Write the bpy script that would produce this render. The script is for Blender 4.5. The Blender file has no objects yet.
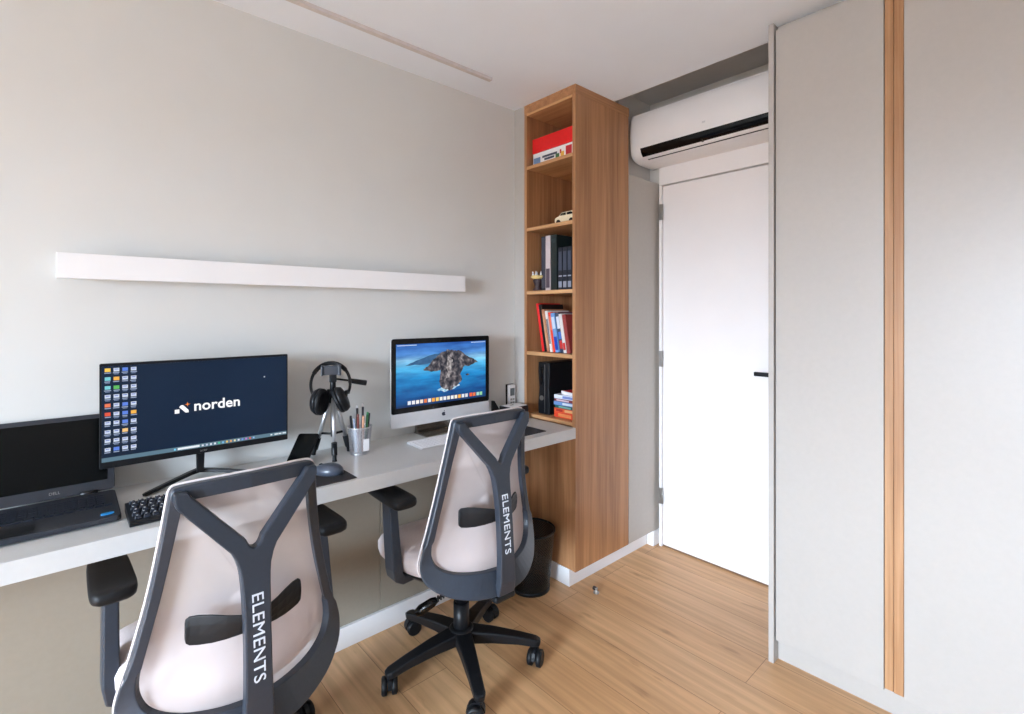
import bpy, bmesh, math, random
from mathutils import Vector, Matrix
random.seed(7)
C = bpy.context.scene.collection
SC = bpy.context.scene
PI = math.pi

# ------------------------------------------------------------------ materials
def lin(c):
    return tuple((v/255/12.92 if v/255 <= .04045 else ((v/255+.055)/1.055)**2.4) for v in c)

def mat(name, rgb, rough=.5, metal=0.0, var=.06, scale=30, bump=0.0, spec=None):
    """principled material whose colour is gently varied by a noise texture"""
    m = bpy.data.materials.new(name); m.use_nodes = True
    nt = m.node_tree; b = nt.nodes['Principled BSDF']
    c = lin(rgb)
    tc = nt.nodes.new('ShaderNodeTexCoord')
    nz = nt.nodes.new('ShaderNodeTexNoise'); nz.inputs['Scale'].default_value = scale; nz.inputs['Detail'].default_value = 4
    nt.links.new(tc.outputs['Object'], nz.inputs['Vector'])
    rp = nt.nodes.new('ShaderNodeValToRGB')
    rp.color_ramp.elements[0].position = .3; rp.color_ramp.elements[1].position = .7
    rp.color_ramp.elements[0].color = tuple(v*(1-var) for v in c)+(1,)
    rp.color_ramp.elements[1].color = tuple(min(1, v*(1+var)) for v in c)+(1,)
    nt.links.new(nz.outputs['Fac'], rp.inputs['Fac'])
    nt.links.new(rp.outputs['Color'], b.inputs['Base Color'])
    b.inputs['Roughness'].default_value = rough; b.inputs['Metallic'].default_value = metal
    if spec is not None: b.inputs['Specular IOR Level'].default_value = spec
    if bump:
        bp = nt.nodes.new('ShaderNodeBump'); bp.inputs['Strength'].default_value = bump; bp.inputs['Distance'].default_value = .002
        nt.links.new(nz.outputs['Fac'], bp.inputs['Height']); nt.links.new(bp.outputs['Normal'], b.inputs['Normal'])
    return m

def wood(name, dark, light, axis='Z', rough=.45, scale=1.0):
    m = bpy.data.materials.new(name); m.use_nodes = True
    nt = m.node_tree; b = nt.nodes['Principled BSDF']
    tc = nt.nodes.new('ShaderNodeTexCoord'); mp = nt.nodes.new('ShaderNodeMapping')
    s = [22*scale]*3; s['XYZ'.index(axis)] = .9*scale
    mp.inputs['Scale'].default_value = s
    nt.links.new(tc.outputs['Object'], mp.inputs['Vector'])
    n1 = nt.nodes.new('ShaderNodeTexNoise'); n1.inputs['Scale'].default_value = 1.0; n1.inputs['Detail'].default_value = 6; n1.inputs['Distortion'].default_value = .6
    nt.links.new(mp.outputs['Vector'], n1.inputs['Vector'])
    mp2 = nt.nodes.new('ShaderNodeMapping'); s2 = [130*scale]*3; s2['XYZ'.index(axis)] = 3*scale
    mp2.inputs['Scale'].default_value = s2
    nt.links.new(tc.outputs['Object'], mp2.inputs['Vector'])
    n2 = nt.nodes.new('ShaderNodeTexNoise'); n2.inputs['Scale'].default_value = 1.0; n2.inputs['Detail'].default_value = 3
    nt.links.new(mp2.outputs['Vector'], n2.inputs['Vector'])
    ad = nt.nodes.new('ShaderNodeMix'); ad.data_type = 'FLOAT'; ad.inputs[0].default_value = .35
    nt.links.new(n1.outputs['Fac'], ad.inputs[2]); nt.links.new(n2.outputs['Fac'], ad.inputs[3])
    rp = nt.nodes.new('ShaderNodeValToRGB')
    rp.color_ramp.elements[0].position = .36; rp.color_ramp.elements[1].position = .64
    rp.color_ramp.elements[0].color = lin(dark)+(1,); rp.color_ramp.elements[1].color = lin(light)+(1,)
    nt.links.new(ad.outputs[0], rp.inputs['Fac']); nt.links.new(rp.outputs['Color'], b.inputs['Base Color'])
    b.inputs['Roughness'].default_value = rough
    return m

def floor_mat():
    m = bpy.data.materials.new('laminate_floor'); m.use_nodes = True
    nt = m.node_tree; b = nt.nodes['Principled BSDF']; L = nt.links.new
    tc = nt.nodes.new('ShaderNodeTexCoord')
    mp = nt.nodes.new('ShaderNodeMapping'); mp.inputs['Rotation'].default_value = (0, 0, PI/2); mp.inputs['Location'].default_value = (.31, .07, 0)
    L(tc.outputs['Object'], mp.inputs['Vector'])
    br = nt.nodes.new('ShaderNodeTexBrick')
    br.inputs['Scale'].default_value = 1; br.inputs['Brick Width'].default_value = 1.25; br.inputs['Row Height'].default_value = .19
    br.inputs['Mortar Size'].default_value = .0012; br.inputs['Mortar Smooth'].default_value = .3; br.inputs['Bias'].default_value = 0
    br.offset = .37
    br.inputs['Color1'].default_value = lin((208, 162, 116))+(1,); br.inputs['Color2'].default_value = lin((224, 182, 138))+(1,)
    br.inputs['Mortar'].default_value = lin((150, 105, 68))+(1,)
    L(mp.outputs['Vector'], br.inputs['Vector'])
    g = nt.nodes.new('ShaderNodeMapping'); g.inputs['Scale'].default_value = (34, 1.6, 1)
    L(tc.outputs['Object'], g.inputs['Vector'])
    n1 = nt.nodes.new('ShaderNodeTexNoise'); n1.inputs['Scale'].default_value = 1; n1.inputs['Detail'].default_value = 7; n1.inputs['Distortion'].default_value = .5
    L(g.outputs['Vector'], n1.inputs['Vector'])
    r1 = nt.nodes.new('ShaderNodeValToRGB'); r1.color_ramp.elements[0].position = .30; r1.color_ramp.elements[1].position = .70
    r1.color_ramp.elements[0].color = (.76, .72, .67, 1); r1.color_ramp.elements[1].color = (1.08, 1.08, 1.06, 1)
    L(n1.outputs['Fac'], r1.inputs['Fac'])
    mx = nt.nodes.new('ShaderNodeMix'); mx.data_type = 'RGBA'; mx.blend_type = 'MULTIPLY'; mx.inputs[0].default_value = 1
    L(br.outputs['Color'], mx.inputs[6]); L(r1.outputs['Color'], mx.inputs[7])
    g2 = nt.nodes.new('ShaderNodeMapping'); g2.inputs['Scale'].default_value = (20, 4.0, 1); g2.inputs['Location'].default_value = (3.1, 1.7, 0)
    L(tc.outputs['Object'], g2.inputs['Vector'])
    n2 = nt.nodes.new('ShaderNodeTexNoise'); n2.inputs['Scale'].default_value = 1; n2.inputs['Detail'].default_value = 5
    L(g2.outputs['Vector'], n2.inputs['Vector'])
    r2 = nt.nodes.new('ShaderNodeValToRGB'); r2.color_ramp.elements[0].position = .62; r2.color_ramp.elements[1].position = .80
    r2.color_ramp.elements[0].color = (1, 1, 1, 1); r2.color_ramp.elements[1].color = (.50, .42, .34, 1)
    L(n2.outputs['Fac'], r2.inputs['Fac'])
    m2 = nt.nodes.new('ShaderNodeMix'); m2.data_type = 'RGBA'; m2.blend_type = 'MULTIPLY'; m2.inputs[0].default_value = 1
    L(mx.outputs[2], m2.inputs[6]); L(r2.outputs['Color'], m2.inputs[7])
    L(m2.outputs[2], b.inputs['Base Color'])
    b.inputs['Roughness'].default_value = .42
    return m

def emis(name, rgb, s=1.0):
    m = bpy.data.materials.new(name); m.use_nodes = True
    nt = m.node_tree; b = nt.nodes['Principled BSDF']
    b.inputs['Base Color'].default_value = (.01, .01, .01, 1); b.inputs['Roughness'].default_value = .35
    b.inputs['Emission Color'].default_value = lin(rgb)+(1,); b.inputs['Emission Strength'].default_value = s
    return m

def emis_ramp(name, stops, scale, detail=6, coord='Object', grad=None, s=1.0):
    """emission from a noise ramp"""
    m = bpy.data.materials.new(name); m.use_nodes = True
    nt = m.node_tree; b = nt.nodes['Principled BSDF']; L = nt.links.new
    tc = nt.nodes.new('ShaderNodeTexCoord'); mp = nt.nodes.new('ShaderNodeMapping'); mp.inputs['Scale'].default_value = scale
    L(tc.outputs['Object'], mp.inputs['Vector'])
    nz = nt.nodes.new('ShaderNodeTexNoise'); nz.inputs['Scale'].default_value = 1; nz.inputs['Detail'].default_value = detail
    L(mp.outputs['Vector'], nz.inputs['Vector'])
    rp = nt.nodes.new('ShaderNodeValToRGB')
    el = rp.color_ramp.elements
    while len(el) < len(stops): el.new(.5)
    for e, (p, c) in zip(el, stops): e.position = p; e.color = lin(c)+(1,)
    L(nz.outputs['Fac'], rp.inputs['Fac'])
    b.inputs['Base Color'].default_value = (.004, .004, .004, 1); b.inputs['Roughness'].default_value = .3; b.inputs['Specular IOR Level'].default_value = .25
    L(rp.outputs['Color'], b.inputs['Emission Color']); b.inputs['Emission Strength'].default_value = s
    return m

M = {}
M['wall_unseen'] = mat('wall_paint_grey_blue', (172, 177, 184), .8, var=.012, scale=6)
M['wall'] = mat('wall_paint', (213, 212, 208), .8, var=.012, scale=6)
M['wall_dim'] = mat('wall_paint_plain', (214, 211, 206), .8, var=.012, scale=6)
M['ceiling'] = mat('ceiling_paint', (232, 238, 246), .85, var=.01, scale=6)
M['soffit'] = mat('grey_recess', (188, 188, 188), .9, var=.08, scale=5)  # even grey, darker than the ceiling paint
M['white'] = mat('white_lacquer', (238, 236, 236), .45, var=.012, scale=8)
M['door_white'] = mat('white_door_paint', (240, 236, 235), .4, var=.01, scale=6)
M['laminate'] = mat('grey_laminate', (177, 171, 165), .38, var=.015, scale=60)
M['laminate_side'] = mat('grey_panel_laminate', (184, 178, 170), .42, var=.02, scale=60)
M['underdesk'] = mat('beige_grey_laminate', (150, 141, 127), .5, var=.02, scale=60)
M['desk'] = mat('desk_laminate', (203, 204, 204), .35, var=.015, scale=60)
M['oak_v'] = wood('oak_upright', (150, 103, 67), (188, 137, 94), 'Z')
M['oak_y'] = wood('oak_lying', (176, 126, 82), (210, 162, 114), 'Y')
M['oak_x'] = wood('oak_crown', (150, 103, 67), (188, 137, 94), 'X')
M['oak_handle'] = wood('oak_handle', (158, 112, 74), (190, 146, 106), 'Z')
M['floor'] = floor_mat()
M['dark'] = mat('dark_gap', (40, 38, 36), .8)
M['chair'] = mat('charcoal_nylon', (47, 53, 63), .36, var=.06, scale=120, bump=.08)
M['black_plastic'] = mat('black_plastic', (20, 21, 24), .38, var=.08, scale=80, spec=.3)
M['black_soft'] = mat('black_soft_touch', (19, 20, 23), .5, var=.1, scale=150, bump=.05, spec=.3)
M['black_gloss'] = mat('black_gloss', (8, 8, 10), .12, spec=.3)
M['off_screen'] = mat('unlit_screen', (6, 8, 9), .22, spec=.2)
M['fabric'] = mat('blush_fabric', (224, 213, 213), .9, var=.05, scale=300, bump=.3)
M['edging'] = mat('pale_mesh_edging', (226, 216, 214), .8, var=.05, scale=300)
M['lettering'] = mat('white_lettering', (215, 220, 228), .5, var=.02)
M['alu'] = mat('brushed_aluminium', (214, 214, 216), .35, .85, var=.04, scale=40)
M['alu_chin'] = mat('satin_aluminium', (218, 218, 220), .4, .35, var=.02, scale=40)
M['stand_metal'] = mat('polished_stand', (150, 145, 138), .22, .95, var=.05, scale=20)
M['key_white'] = mat('white_keys', (240, 240, 244), .4, var=.01)
M['key_black'] = mat('black_keys', (36, 40, 50), .4, var=.1, scale=200, spec=.3)
M['lap_grey'] = mat('graphite_laptop', (50, 52, 58), .45, .1, var=.05, scale=100, spec=.3)
M['blue_sticker'] = mat('blue_sticker', (40, 140, 205), .35)
M['steel'] = mat('steel', (170, 168, 165), .3, .9, var=.05)
M['mousepad'] = mat('mousepad_cloth', (44, 42, 46), .85, var=.1, scale=400)
M['logo_dark'] = mat('logo_dark', (28, 32, 52), .3)

def mesh_fabric():
    m = bpy.data.materials.new('translucent_back_mesh'); m.use_nodes = True
    nt = m.node_tree; L = nt.links.new; nt.nodes.remove(nt.nodes['Principled BSDF'])
    out = nt.nodes['Material Output']
    d = nt.nodes.new('ShaderNodeBsdfDiffuse'); d.inputs['Color'].default_value = lin((240, 228, 226))+(1,)
    t = nt.nodes.new('ShaderNodeBsdfTranslucent'); t.inputs['Color'].default_value = lin((240, 228, 226))+(1,)
    tr = nt.nodes.new('ShaderNodeBsdfTransparent')
    m1 = nt.nodes.new('ShaderNodeMixShader'); m1.inputs[0].default_value = .35
    L(d.outputs[0], m1.inputs[1]); L(t.outputs[0], m1.inputs[2])
    tc = nt.nodes.new('ShaderNodeTexCoord'); nz = nt.nodes.new('ShaderNodeTexNoise'); nz.inputs['Scale'].default_value = 14
    L(tc.outputs['Object'], nz.inputs['Vector'])
    mr = nt.nodes.new('ShaderNodeMapRange'); mr.inputs['To Min'].default_value = .30; mr.inputs['To Max'].default_value = .38
    L(nz.outputs['Fac'], mr.inputs['Value'])
    m2 = nt.nodes.new('ShaderNodeMixShader'); L(mr.outputs[0], m2.inputs[0])
    L(m1.outputs[0], m2.inputs[1]); L(tr.outputs[0], m2.inputs[2]); L(m2.outputs[0], out.inputs['Surface'])
    return m
M['mesh'] = mesh_fabric()

def wire_mesh(name, rgb, scale, hole, metal=0.0):
    """perforated metal: a fine grid of holes cut by generated coordinates round the bin"""
    m = bpy.data.materials.new(name); m.use_nodes = True
    nt = m.node_tree; L = nt.links.new; b = nt.nodes['Principled BSDF']; out = nt.nodes['Material Output']
    b.inputs['Base Color'].default_value = lin(rgb)+(1,); b.inputs['Metallic'].default_value = metal; b.inputs['Roughness'].default_value = .4
    tr = nt.nodes.new('ShaderNodeBsdfTransparent')
    tc = nt.nodes.new('ShaderNodeTexCoord')
    w = nt.nodes.new('ShaderNodeTexChecker'); w.inputs['Scale'].default_value = scale
    w.inputs['Color1'].default_value = (hole, hole, hole, 1); w.inputs['Color2'].default_value = (0, 0, 0, 1)
    L(tc.outputs['UV'], w.inputs['Vector'])
    mx = nt.nodes.new('ShaderNodeMixShader'); L(w.outputs['Color'], mx.inputs[0])
    L(b.outputs[0], mx.inputs[1]); L(tr.outputs[0], mx.inputs[2]); L(mx.outputs[0], out.inputs['Surface'])
    return m
M['bin_mesh'] = wire_mesh('black_wire_mesh', (10, 10, 11), 120, .40)
M['cup_mesh'] = wire_mesh('silver_wire_mesh', (200, 200, 205), 110, .75, .7)

# ------------------------------------------------------------------ mesh helpers
def link(name, bm, m, parent=None, smooth=False, bevel=0.0, seg=2, label=None):
    me = bpy.data.meshes.new(name)
    bmesh.ops.recalc_face_normals(bm, faces=bm.faces[:])
    bm.to_mesh(me); bm.free()
    ms = m if isinstance(m, (list, tuple)) else [m]
    for k in ms: me.materials.append(k)
    o = bpy.data.objects.new(name, me); C.objects.link(o)
    if parent is not None: o.parent = parent
    if smooth:
        for p in me.polygons: p.use_smooth = True
    if bevel:
        md = o.modifiers.new('bevel', 'BEVEL'); md.width = bevel; md.segments = seg; md.limit_method = 'ANGLE'; md.angle_limit = math.radians(40)
        md.harden_normals = False
    if label: o['label'] = label
    return o

def tag(o, label, cat, group=None):
    o['label'] = label; o['category'] = cat
    if group: o['group'] = group
    return o

def struct(o):
    o['kind'] = 'structure'; return o

def thing(name, label, cat, loc=(0, 0, 0), rz=0.0, group=None):
    o = bpy.data.objects.new(name, None); C.objects.link(o); o.empty_display_size = .05
    o.location = loc; o.rotation_euler = (0, 0, rz)
    return tag(o, label, cat, group)

def box(bm, x0, x1, y0, y1, z0, z1, mi=0, mtx=None):
    vs = [bm.verts.new((x, y, z)) for x in (x0, x1) for y in (y0, y1) for z in (z0, z1)]
    if mtx is not None:
        for v in vs: v.co = mtx @ v.co
    for f in ((0, 1, 3, 2), (4, 6, 7, 5), (0, 4, 5, 1), (2, 3, 7, 6), (0, 2, 6, 4), (1, 5, 7, 3)):
        fc = bm.faces.new([vs[i] for i in f]); fc.material_index = mi
    return vs

def nb(): return bmesh.new()

def bx(name, m, dims, parent=None, bevel=.0015, **k):
    bm = nb(); box(bm, *dims); return link(name, bm, m, parent, bevel=bevel, **k)

def frame_from(d):
    d = d.normalized(); up = Vector((0, 0, 1)) if abs(d.z) < .95 else Vector((0, 1, 0))
    a = d.cross(up).normalized(); b = a.cross(d).normalized()
    return a, b

def tube(bm, pts, rad, seg=12, cap=True, mi=0):
    """round tube along points; rad float or list"""
    pts = [Vector(p) for p in pts]; n = len(pts)
    rs = rad if isinstance(rad, (list, tuple)) else [rad]*n
    rings = []; prev = None
    for i, p in enumerate(pts):
        d = (pts[min(i+1, n-1)]-pts[max(i-1, 0)])
        if d.length < 1e-9: d = Vector((0, 0, 1))
        d.normalize()
        if prev is None: a, b = frame_from(d)
        else:
            a = prev - d*prev.dot(d)
            if a.length < 1e-6: a, b = frame_from(d)
            a.normalize(); b = d.cross(a)
        prev = a
        b = d.cross(a)
        rings.append([bm.verts.new(p+(a*math.cos(2*PI*k/seg)+b*math.sin(2*PI*k/seg))*rs[i]) for k in range(seg)])
    for i in range(n-1):
        for k in range(seg):
            f = bm.faces.new((rings[i][k], rings[i][(k+1) % seg], rings[i+1][(k+1) % seg], rings[i+1][k])); f.material_index = mi; f.smooth = True
    if cap:
        for r in (rings[0], rings[-1]):
            f = bm.faces.new(r); f.material_index = mi
    return rings

def sweep(bm, pts, sizes, wdir):
    """rectangular section along points: half width along wdir, half depth perpendicular"""
    pts = [Vector(p) for p in pts]; n = len(pts); rings = []
    for i, p in enumerate(pts):
        d = (pts[min(i+1, n-1)]-pts[max(i-1, 0)]).normalized()
        w = Vector(wdir); w = (w-d*w.dot(d)).normalized(); e = d.cross(w)
        hw, hd = sizes[i] if isinstance(sizes, list) else sizes
        rings.append([bm.verts.new(p+w*sx*hw+e*sy*hd) for sx, sy in ((-1, -1), (1, -1), (1, 1), (-1, 1))])
    for i in range(n-1):
        for k in range(4):
            bm.faces.new((rings[i][k], rings[i][(k+1) % 4], rings[i+1][(k+1) % 4], rings[i+1][k]))
    bm.faces.new(rings[0]); bm.faces.new(rings[-1])

def loft(bm, rings, closed=True, caps=True):
    R = [[bm.verts.new(p) for p in r] for r in rings]
    n = len(R[0])
    for i in range(len(R)-1):
        for k in range(n if closed else n-1):
            bm.faces.new((R[i][k], R[i][(k+1) % n], R[i+1][(k+1) % n], R[i+1][k]))
    if caps:
        bm.faces.new(R[0]); bm.faces.new(R[-1])
    return R

def lathe(bm, prof, seg=28, uv=False, caps=(True, True)):
    R = []
    for r, z in prof:
        R.append([bm.verts.new((r*math.cos(2*PI*k/seg), r*math.sin(2*PI*k/seg), z)) for k in range(seg)])
    layer = bm.loops.layers.uv.new('UVMap') if uv else None
    zs = [p[1] for p in prof]; L = 0; acc = [0]
    for i in range(1, len(prof)):
        L += math.hypot(prof[i][0]-prof[i-1][0], prof[i][1]-prof[i-1][1]); acc.append(L)
    for i in range(len(prof)-1):
        for k in range(seg):
            f = bm.faces.new((R[i][k], R[i][(k+1) % seg], R[i+1][(k+1) % seg], R[i+1][k])); f.smooth = True
            if uv:
                uvs = ((k/seg, acc[i]), ((k+1)/seg, acc[i]), ((k+1)/seg, acc[i+1]), (k/seg, acc[i+1]))
                for l, u in zip(f.loops, uvs): l[layer].uv = (u[0], u[1]*1.3)
    if caps[0]: bm.faces.new(R[0])
    if caps[1]: bm.faces.new(R[-1])
    return R

def prism(bm, poly, f0, f1):
    """poly list of 2D; f0,f1 map (a,b)->3D for the two faces"""
    A = [bm.verts.new(f0(*p)) for p in poly]; B = [bm.verts.new(f1(*p)) for p in poly]
    n = len(poly)
    bm.faces.new(A); bm.faces.new(B)
    for i in range(n): bm.faces.new((A[i], A[(i+1) % n], B[(i+1) % n], B[i]))

def rrect(x0, x1, y0, y1, r, n=5):
    out = []
    for cx, cy, a in ((x1-r, y1-r, 0), (x0+r, y1-r, PI/2), (x0+r, y0+r, PI), (x1-r, y0+r, 1.5*PI)):
        for i in range(n+1):
            t = a+PI/2*i/n; out.append((cx+r*math.cos(t), cy+r*math.sin(t)))
    return out

def catmull(pts, sub=4):
    out = []; n = len(pts)
    for i in range(n-1):
        p0 = pts[max(i-1, 0)]; p1 = pts[i]; p2 = pts[i+1]; p3 = pts[min(i+2, n-1)]
        for s in range(sub):
            t = s/sub
            out.append(tuple(.5*((2*b)+(-a+c)*t+(2*a-5*b+4*c-d)*t*t+(-a+3*b-3*c+d)*t**3) for a, b, c, d in zip(p0, p1, p2, p3)))
    out.append(tuple(pts[-1])); return out

def text(name, body, size, m, parent, mtx, extrude=.0004, offset=0.0, spacing=1.0, align='CENTER'):
    cu = bpy.data.curves.new(name, 'FONT'); cu.body = body; cu.size = size; cu.extrude = extrude; cu.offset = offset
    cu.space_character = spacing; cu.align_x = align; cu.align_y = 'CENTER'; cu.resolution_u = 4
    t = bpy.data.objects.new(name, cu); C.objects.link(t)
    bpy.context.view_layer.update()
    dg = bpy.context.evaluated_depsgraph_get()
    me = bpy.data.meshes.new_from_object(t.evaluated_get(dg))
    bpy.data.objects.remove(t); bpy.data.curves.remove(cu)
    me.transform(mtx); me.name = name
    me.materials.clear(); me.materials.append(m)
    o = bpy.data.objects.new(name, me); C.objects.link(o); o.parent = parent
    return o

def axes(o, x, y):
    """matrix with text x axis -> x, text y axis -> y"""
    x = Vector(x).normalized(); y = Vector(y); y = (y-x*y.dot(x)).normalized(); z = x.cross(y)
    mt = Matrix.Identity(4)
    for i in range(3): mt[i][0] = x[i]; mt[i][1] = y[i]; mt[i][2] = z[i]; mt[i][3] = o[i]
    return mt

def copy_tree(o, parent=None):
    c = o.copy(); C.objects.link(c); c.parent = parent
    for ch in list(o.children): copy_tree(ch, c)
    return c

# ------------------------------------------------------------------ key measures
H = 2.445; WY = 2.016; DX = 2.560; FRX = 1.83; FRY = 1.578
DZ = .7836; DZB = .7326; XB = -4.5; YB = -1.25

# ------------------------------------------------------------------ room shell
struct(bx('floor', M['floor'], (XB-.1, DX+.25, YB-.1, WY+.1, -.06, 0), bevel=0))
struct(bx('ceiling', M['ceiling'], (XB-.1, 2.14, YB-.1, WY+.1, H, H+.05), bevel=0))
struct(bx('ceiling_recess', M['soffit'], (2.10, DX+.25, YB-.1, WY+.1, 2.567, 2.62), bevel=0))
struct(bx('ceiling_riser', M['ceiling'], (2.10, 2.139, YB-.1, WY+.1, H+.0505, 2.62), bevel=0))
struct(bx('wall_left', M['wall'], (XB-.1, DX+.25, WY, WY+.12, 0, 2.62), bevel=0))
struct(bx('wall_back', M['wall_dim'], (DX+.018, DX+.15, YB-.1, WY, 0, 2.62), bevel=0))
struct(bx('wall_right', M['wall_unseen'], (XB-.1, DX+.25, YB-.12, YB, 0, 2.62), bevel=0))
struct(bx('wall_column', M['wall_dim'], (2.27, DX+.018, 1.645, WY, 0, 2.567), bevel=0))
bm = nb(); WY0, WY1, WZ0, WZ1 = -1.2, .60, .55, 2.05
for d in ((WZ1, 2.5, YB, WY), (0, WZ0, YB, WY)): box(bm, XB-.12, XB, d[2], d[3], d[0], d[1])
box(bm, XB-.12, XB, YB, WY0, WZ0, WZ1); box(bm, XB-.12, XB, WY1, WY, WZ0, WZ1)
struct(link('wall_front', bm, M['wall_unseen']))
bm = nb()
for a in ((WY0, WY0+.05, WZ0, WZ1), (WY1-.05, WY1, WZ0, WZ1), (WY0, WY1, WZ0, WZ0+.05), (WY0, WY1, WZ1-.05, WZ1), (-.32, -.28, WZ0, WZ1)):
    box(bm, XB-.09, XB-.04, *a)
struct(link('window_1', bm, M['white'], bevel=.003))

# baseboards, casing, header, door
struct(bx('baseboard_left', M['white'], (XB, FRX, 1.918, 1.934, 0, .085), bevel=.002))
struct(bx('baseboard_back', M['white'], (2.505, DX+.018, 1.575, 1.6175, 0, .085), bevel=.002))
bm = nb(); box(bm, 2.543, DX+.018, .62, 1.562, 2.070, 2.30); struct(link('trim_1', bm, M['door_white'], bevel=.002))
struct(bx('trim_2', M['door_white'], (2.538, DX+.018, 1.544, 1.560, 0, 2.068), bevel=.002))
struct(bx('trim_3', M['laminate'], (FRX, FRX+.02, 1.938, WY, 0, H), bevel=.001))
door = struct(bx('door_1', M['door_white'], (DX-.008, DX+.016, .70, 1.5415, .009, 2.062), bevel=.002))
bm = nb()
tube(bm, [(DX-.008, .895, 1.04), (DX-.014, .895, 1.04)], .024, 20)
tube(bm, [(DX-.012, .895, 1.04), (DX-.055, .895, 1.04)], .010, 12)
box(bm, DX-.062, DX-.046, .882, 1.016, 1.030, 1.050)
link('door_handle', bm, M['black_plastic'], door, bevel=.003, label='black lever handle')
for z in (1.915, 1.075, .29):
    bm = nb(); tube(bm, [(2.5425, 1.5415, z-.045), (2.5425, 1.5415, z+.045)], .006, 10); box(bm, 2.5365, 2.5375, 1.540, 1.558, z-.045, z+.045)
    link('hinge', bm, M['steel'], door, label='steel hinge')
struct(bx('threshold', mat('threshold_brown', (120, 92, 70), .6), (DX-.006, DX+.017, .70, 1.543, .0005, .008), bevel=0)).name = 'trim_4'

# ceiling rail
o = bx('ceiling_rail', M['white'], (-1.6, 1.493, 1.800, 1.822, H-.014, H), bevel=.001)
o.data.materials.clear(); o.data.materials.append(mat('pale_rail', (206, 200, 198), .5))
tag(o, 'long thin off-white rail fixed along the ceiling', 'ceiling rail')

# wall ledge
t = thing('wall_ledge', 'long narrow white ledge fixed to the wall above the desk', 'shelf', (.712, WY, 1.44))
bx('front_board', M['white'], (-.732, .732, -.072, -.054, 0, .075), t, bevel=.0015)
bx('bottom_board', M['white'], (-.725, .725, -.056, -.0005, .004, .020), t, bevel=.0015)
bx('back_board', M['white'], (-.725, .725, -.018, -.0005, .018, .068), t, bevel=.0015)

# ------------------------------------------------------------------ bookcase
BX1 = 2.266; BYL = 1.937
t = thing('bookcase', 'tall narrow oak bookcase built between the desk end and ceiling', 'bookcase', (FRX, FRY, 0))
def bc(name, m, x0, x1, y0, y1, z0, z1, **k): return bx(name, m, (x0-FRX, x1-FRX, y0-FRY, y1-FRY, z0, z1), t, bevel=.001, **k)
bc('side_panel', M['oak_v'], FRX, BX1, FRY, FRY+.020, .085, H-.045)
bc('side_panel', M['oak_v'], FRX, BX1, BYL-.018, BYL, .085, H-.045)
bc('top_panel', M['oak_y'], FRX, BX1, FRY+.0205, BYL-.0185, H-.058, H-.045)
bc('crown', M['oak_x'], FRX-.001, BX1+.004, FRY-.001, BYL, H-.0445, H-.0005)
bc('back_panel', M['oak_v'], BX1-.06, BX1-.05, FRY+.0205, BYL-.0185, .10, H-.06)
for z in (2.118, 1.790, 1.454, 1.134, .806):
    bc('shelf', M['oak_y'], FRX+.001, BX1-.061, FRY+.0205, BYL-.0185, z-.018, z)
bc('front_panel', M['oak_v'], FRX+.002, FRX+.020, FRY+.0205, BYL, .085, DZ-.002)
bm = nb(); box(bm, 0, .016, 1.618-FRY, WY-FRY-.004, 0, .084); box(bm, .0161, 2.505-FRX, 1.618-FRY, 1.634-FRY, 0, .084)
link('toe_kick', bm, M['white'], t, bevel=.001, label='white recessed toe kick')

tp = bx('tall_panel', M['laminate_side'], (BX1+.005, DX+.010, FRY+.001, 1.643, .086, 2.088), bevel=.0015)
tag(tp, 'tall plain grey panel between oak bookcase and white door', 'panel')

# ------------------------------------------------------------------ desk
o = bx('desk', M['desk'], (-1.3, FRX-.001, 1.575, WY-.002, DZB, DZ), bevel=.0015)
tag(o, 'long pale grey wall-to-bookcase desk top', 'desk')
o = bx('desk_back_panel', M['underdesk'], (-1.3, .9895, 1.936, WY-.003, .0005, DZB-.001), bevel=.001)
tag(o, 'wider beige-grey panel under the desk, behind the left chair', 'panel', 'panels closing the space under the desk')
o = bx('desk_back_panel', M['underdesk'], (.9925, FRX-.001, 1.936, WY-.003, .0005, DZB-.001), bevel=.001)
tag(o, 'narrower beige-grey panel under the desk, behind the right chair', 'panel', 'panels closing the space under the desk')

# ------------------------------------------------------------------ wardrobe
t = thing('wardrobe', 'full-height grey fitted wardrobe with oak handle strips', 'wardrobe', (2.01, .762, 0))
def wd(name, m, x0, x1, y0, y1, z0, z1, parent=None, bevel=.001, **k):
    return bx(name, m, (x0-2.01, x1-2.01, y0-.762, y1-.762, z0, z1), parent or t, bevel=bevel, **k)
wd('side_panel', M['laminate'], 2.010, DX+.016, .743, .762, 0, H-.001)
d1 = wd('door', M['laminate'], 2.019, 2.039, .402, .7385, .088, 2.418)
d2 = wd('door', M['laminate'], 2.019, 2.039, -.20, .3480, .088, 2.418)
wd('handle_strip', M['oak_handle'], 2.024, 2.039, .3765, .4005, .092, 2.418, d1, label='oak handle strip')
wd('handle_strip', M['oak_handle'], 2.021, 2.039, .3495, .3750, .092, 2.418, d2, label='oak handle strip')
d3 = wd('door', M['laminate'], 2.019, 2.039, -1.24, -.2035, .088, 2.418)
wd('toe_kick', M['laminate'], 2.054, 2.070, -1.24, .742, 0, .087)
wd('top_rail', M['laminate'], 2.048, 2.060, -1.24, .742, 2.4195, H-.001)
wd('carcass', M['dark'], 2.0405, DX, -1.24, .742, .0875, 2.419)

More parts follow.
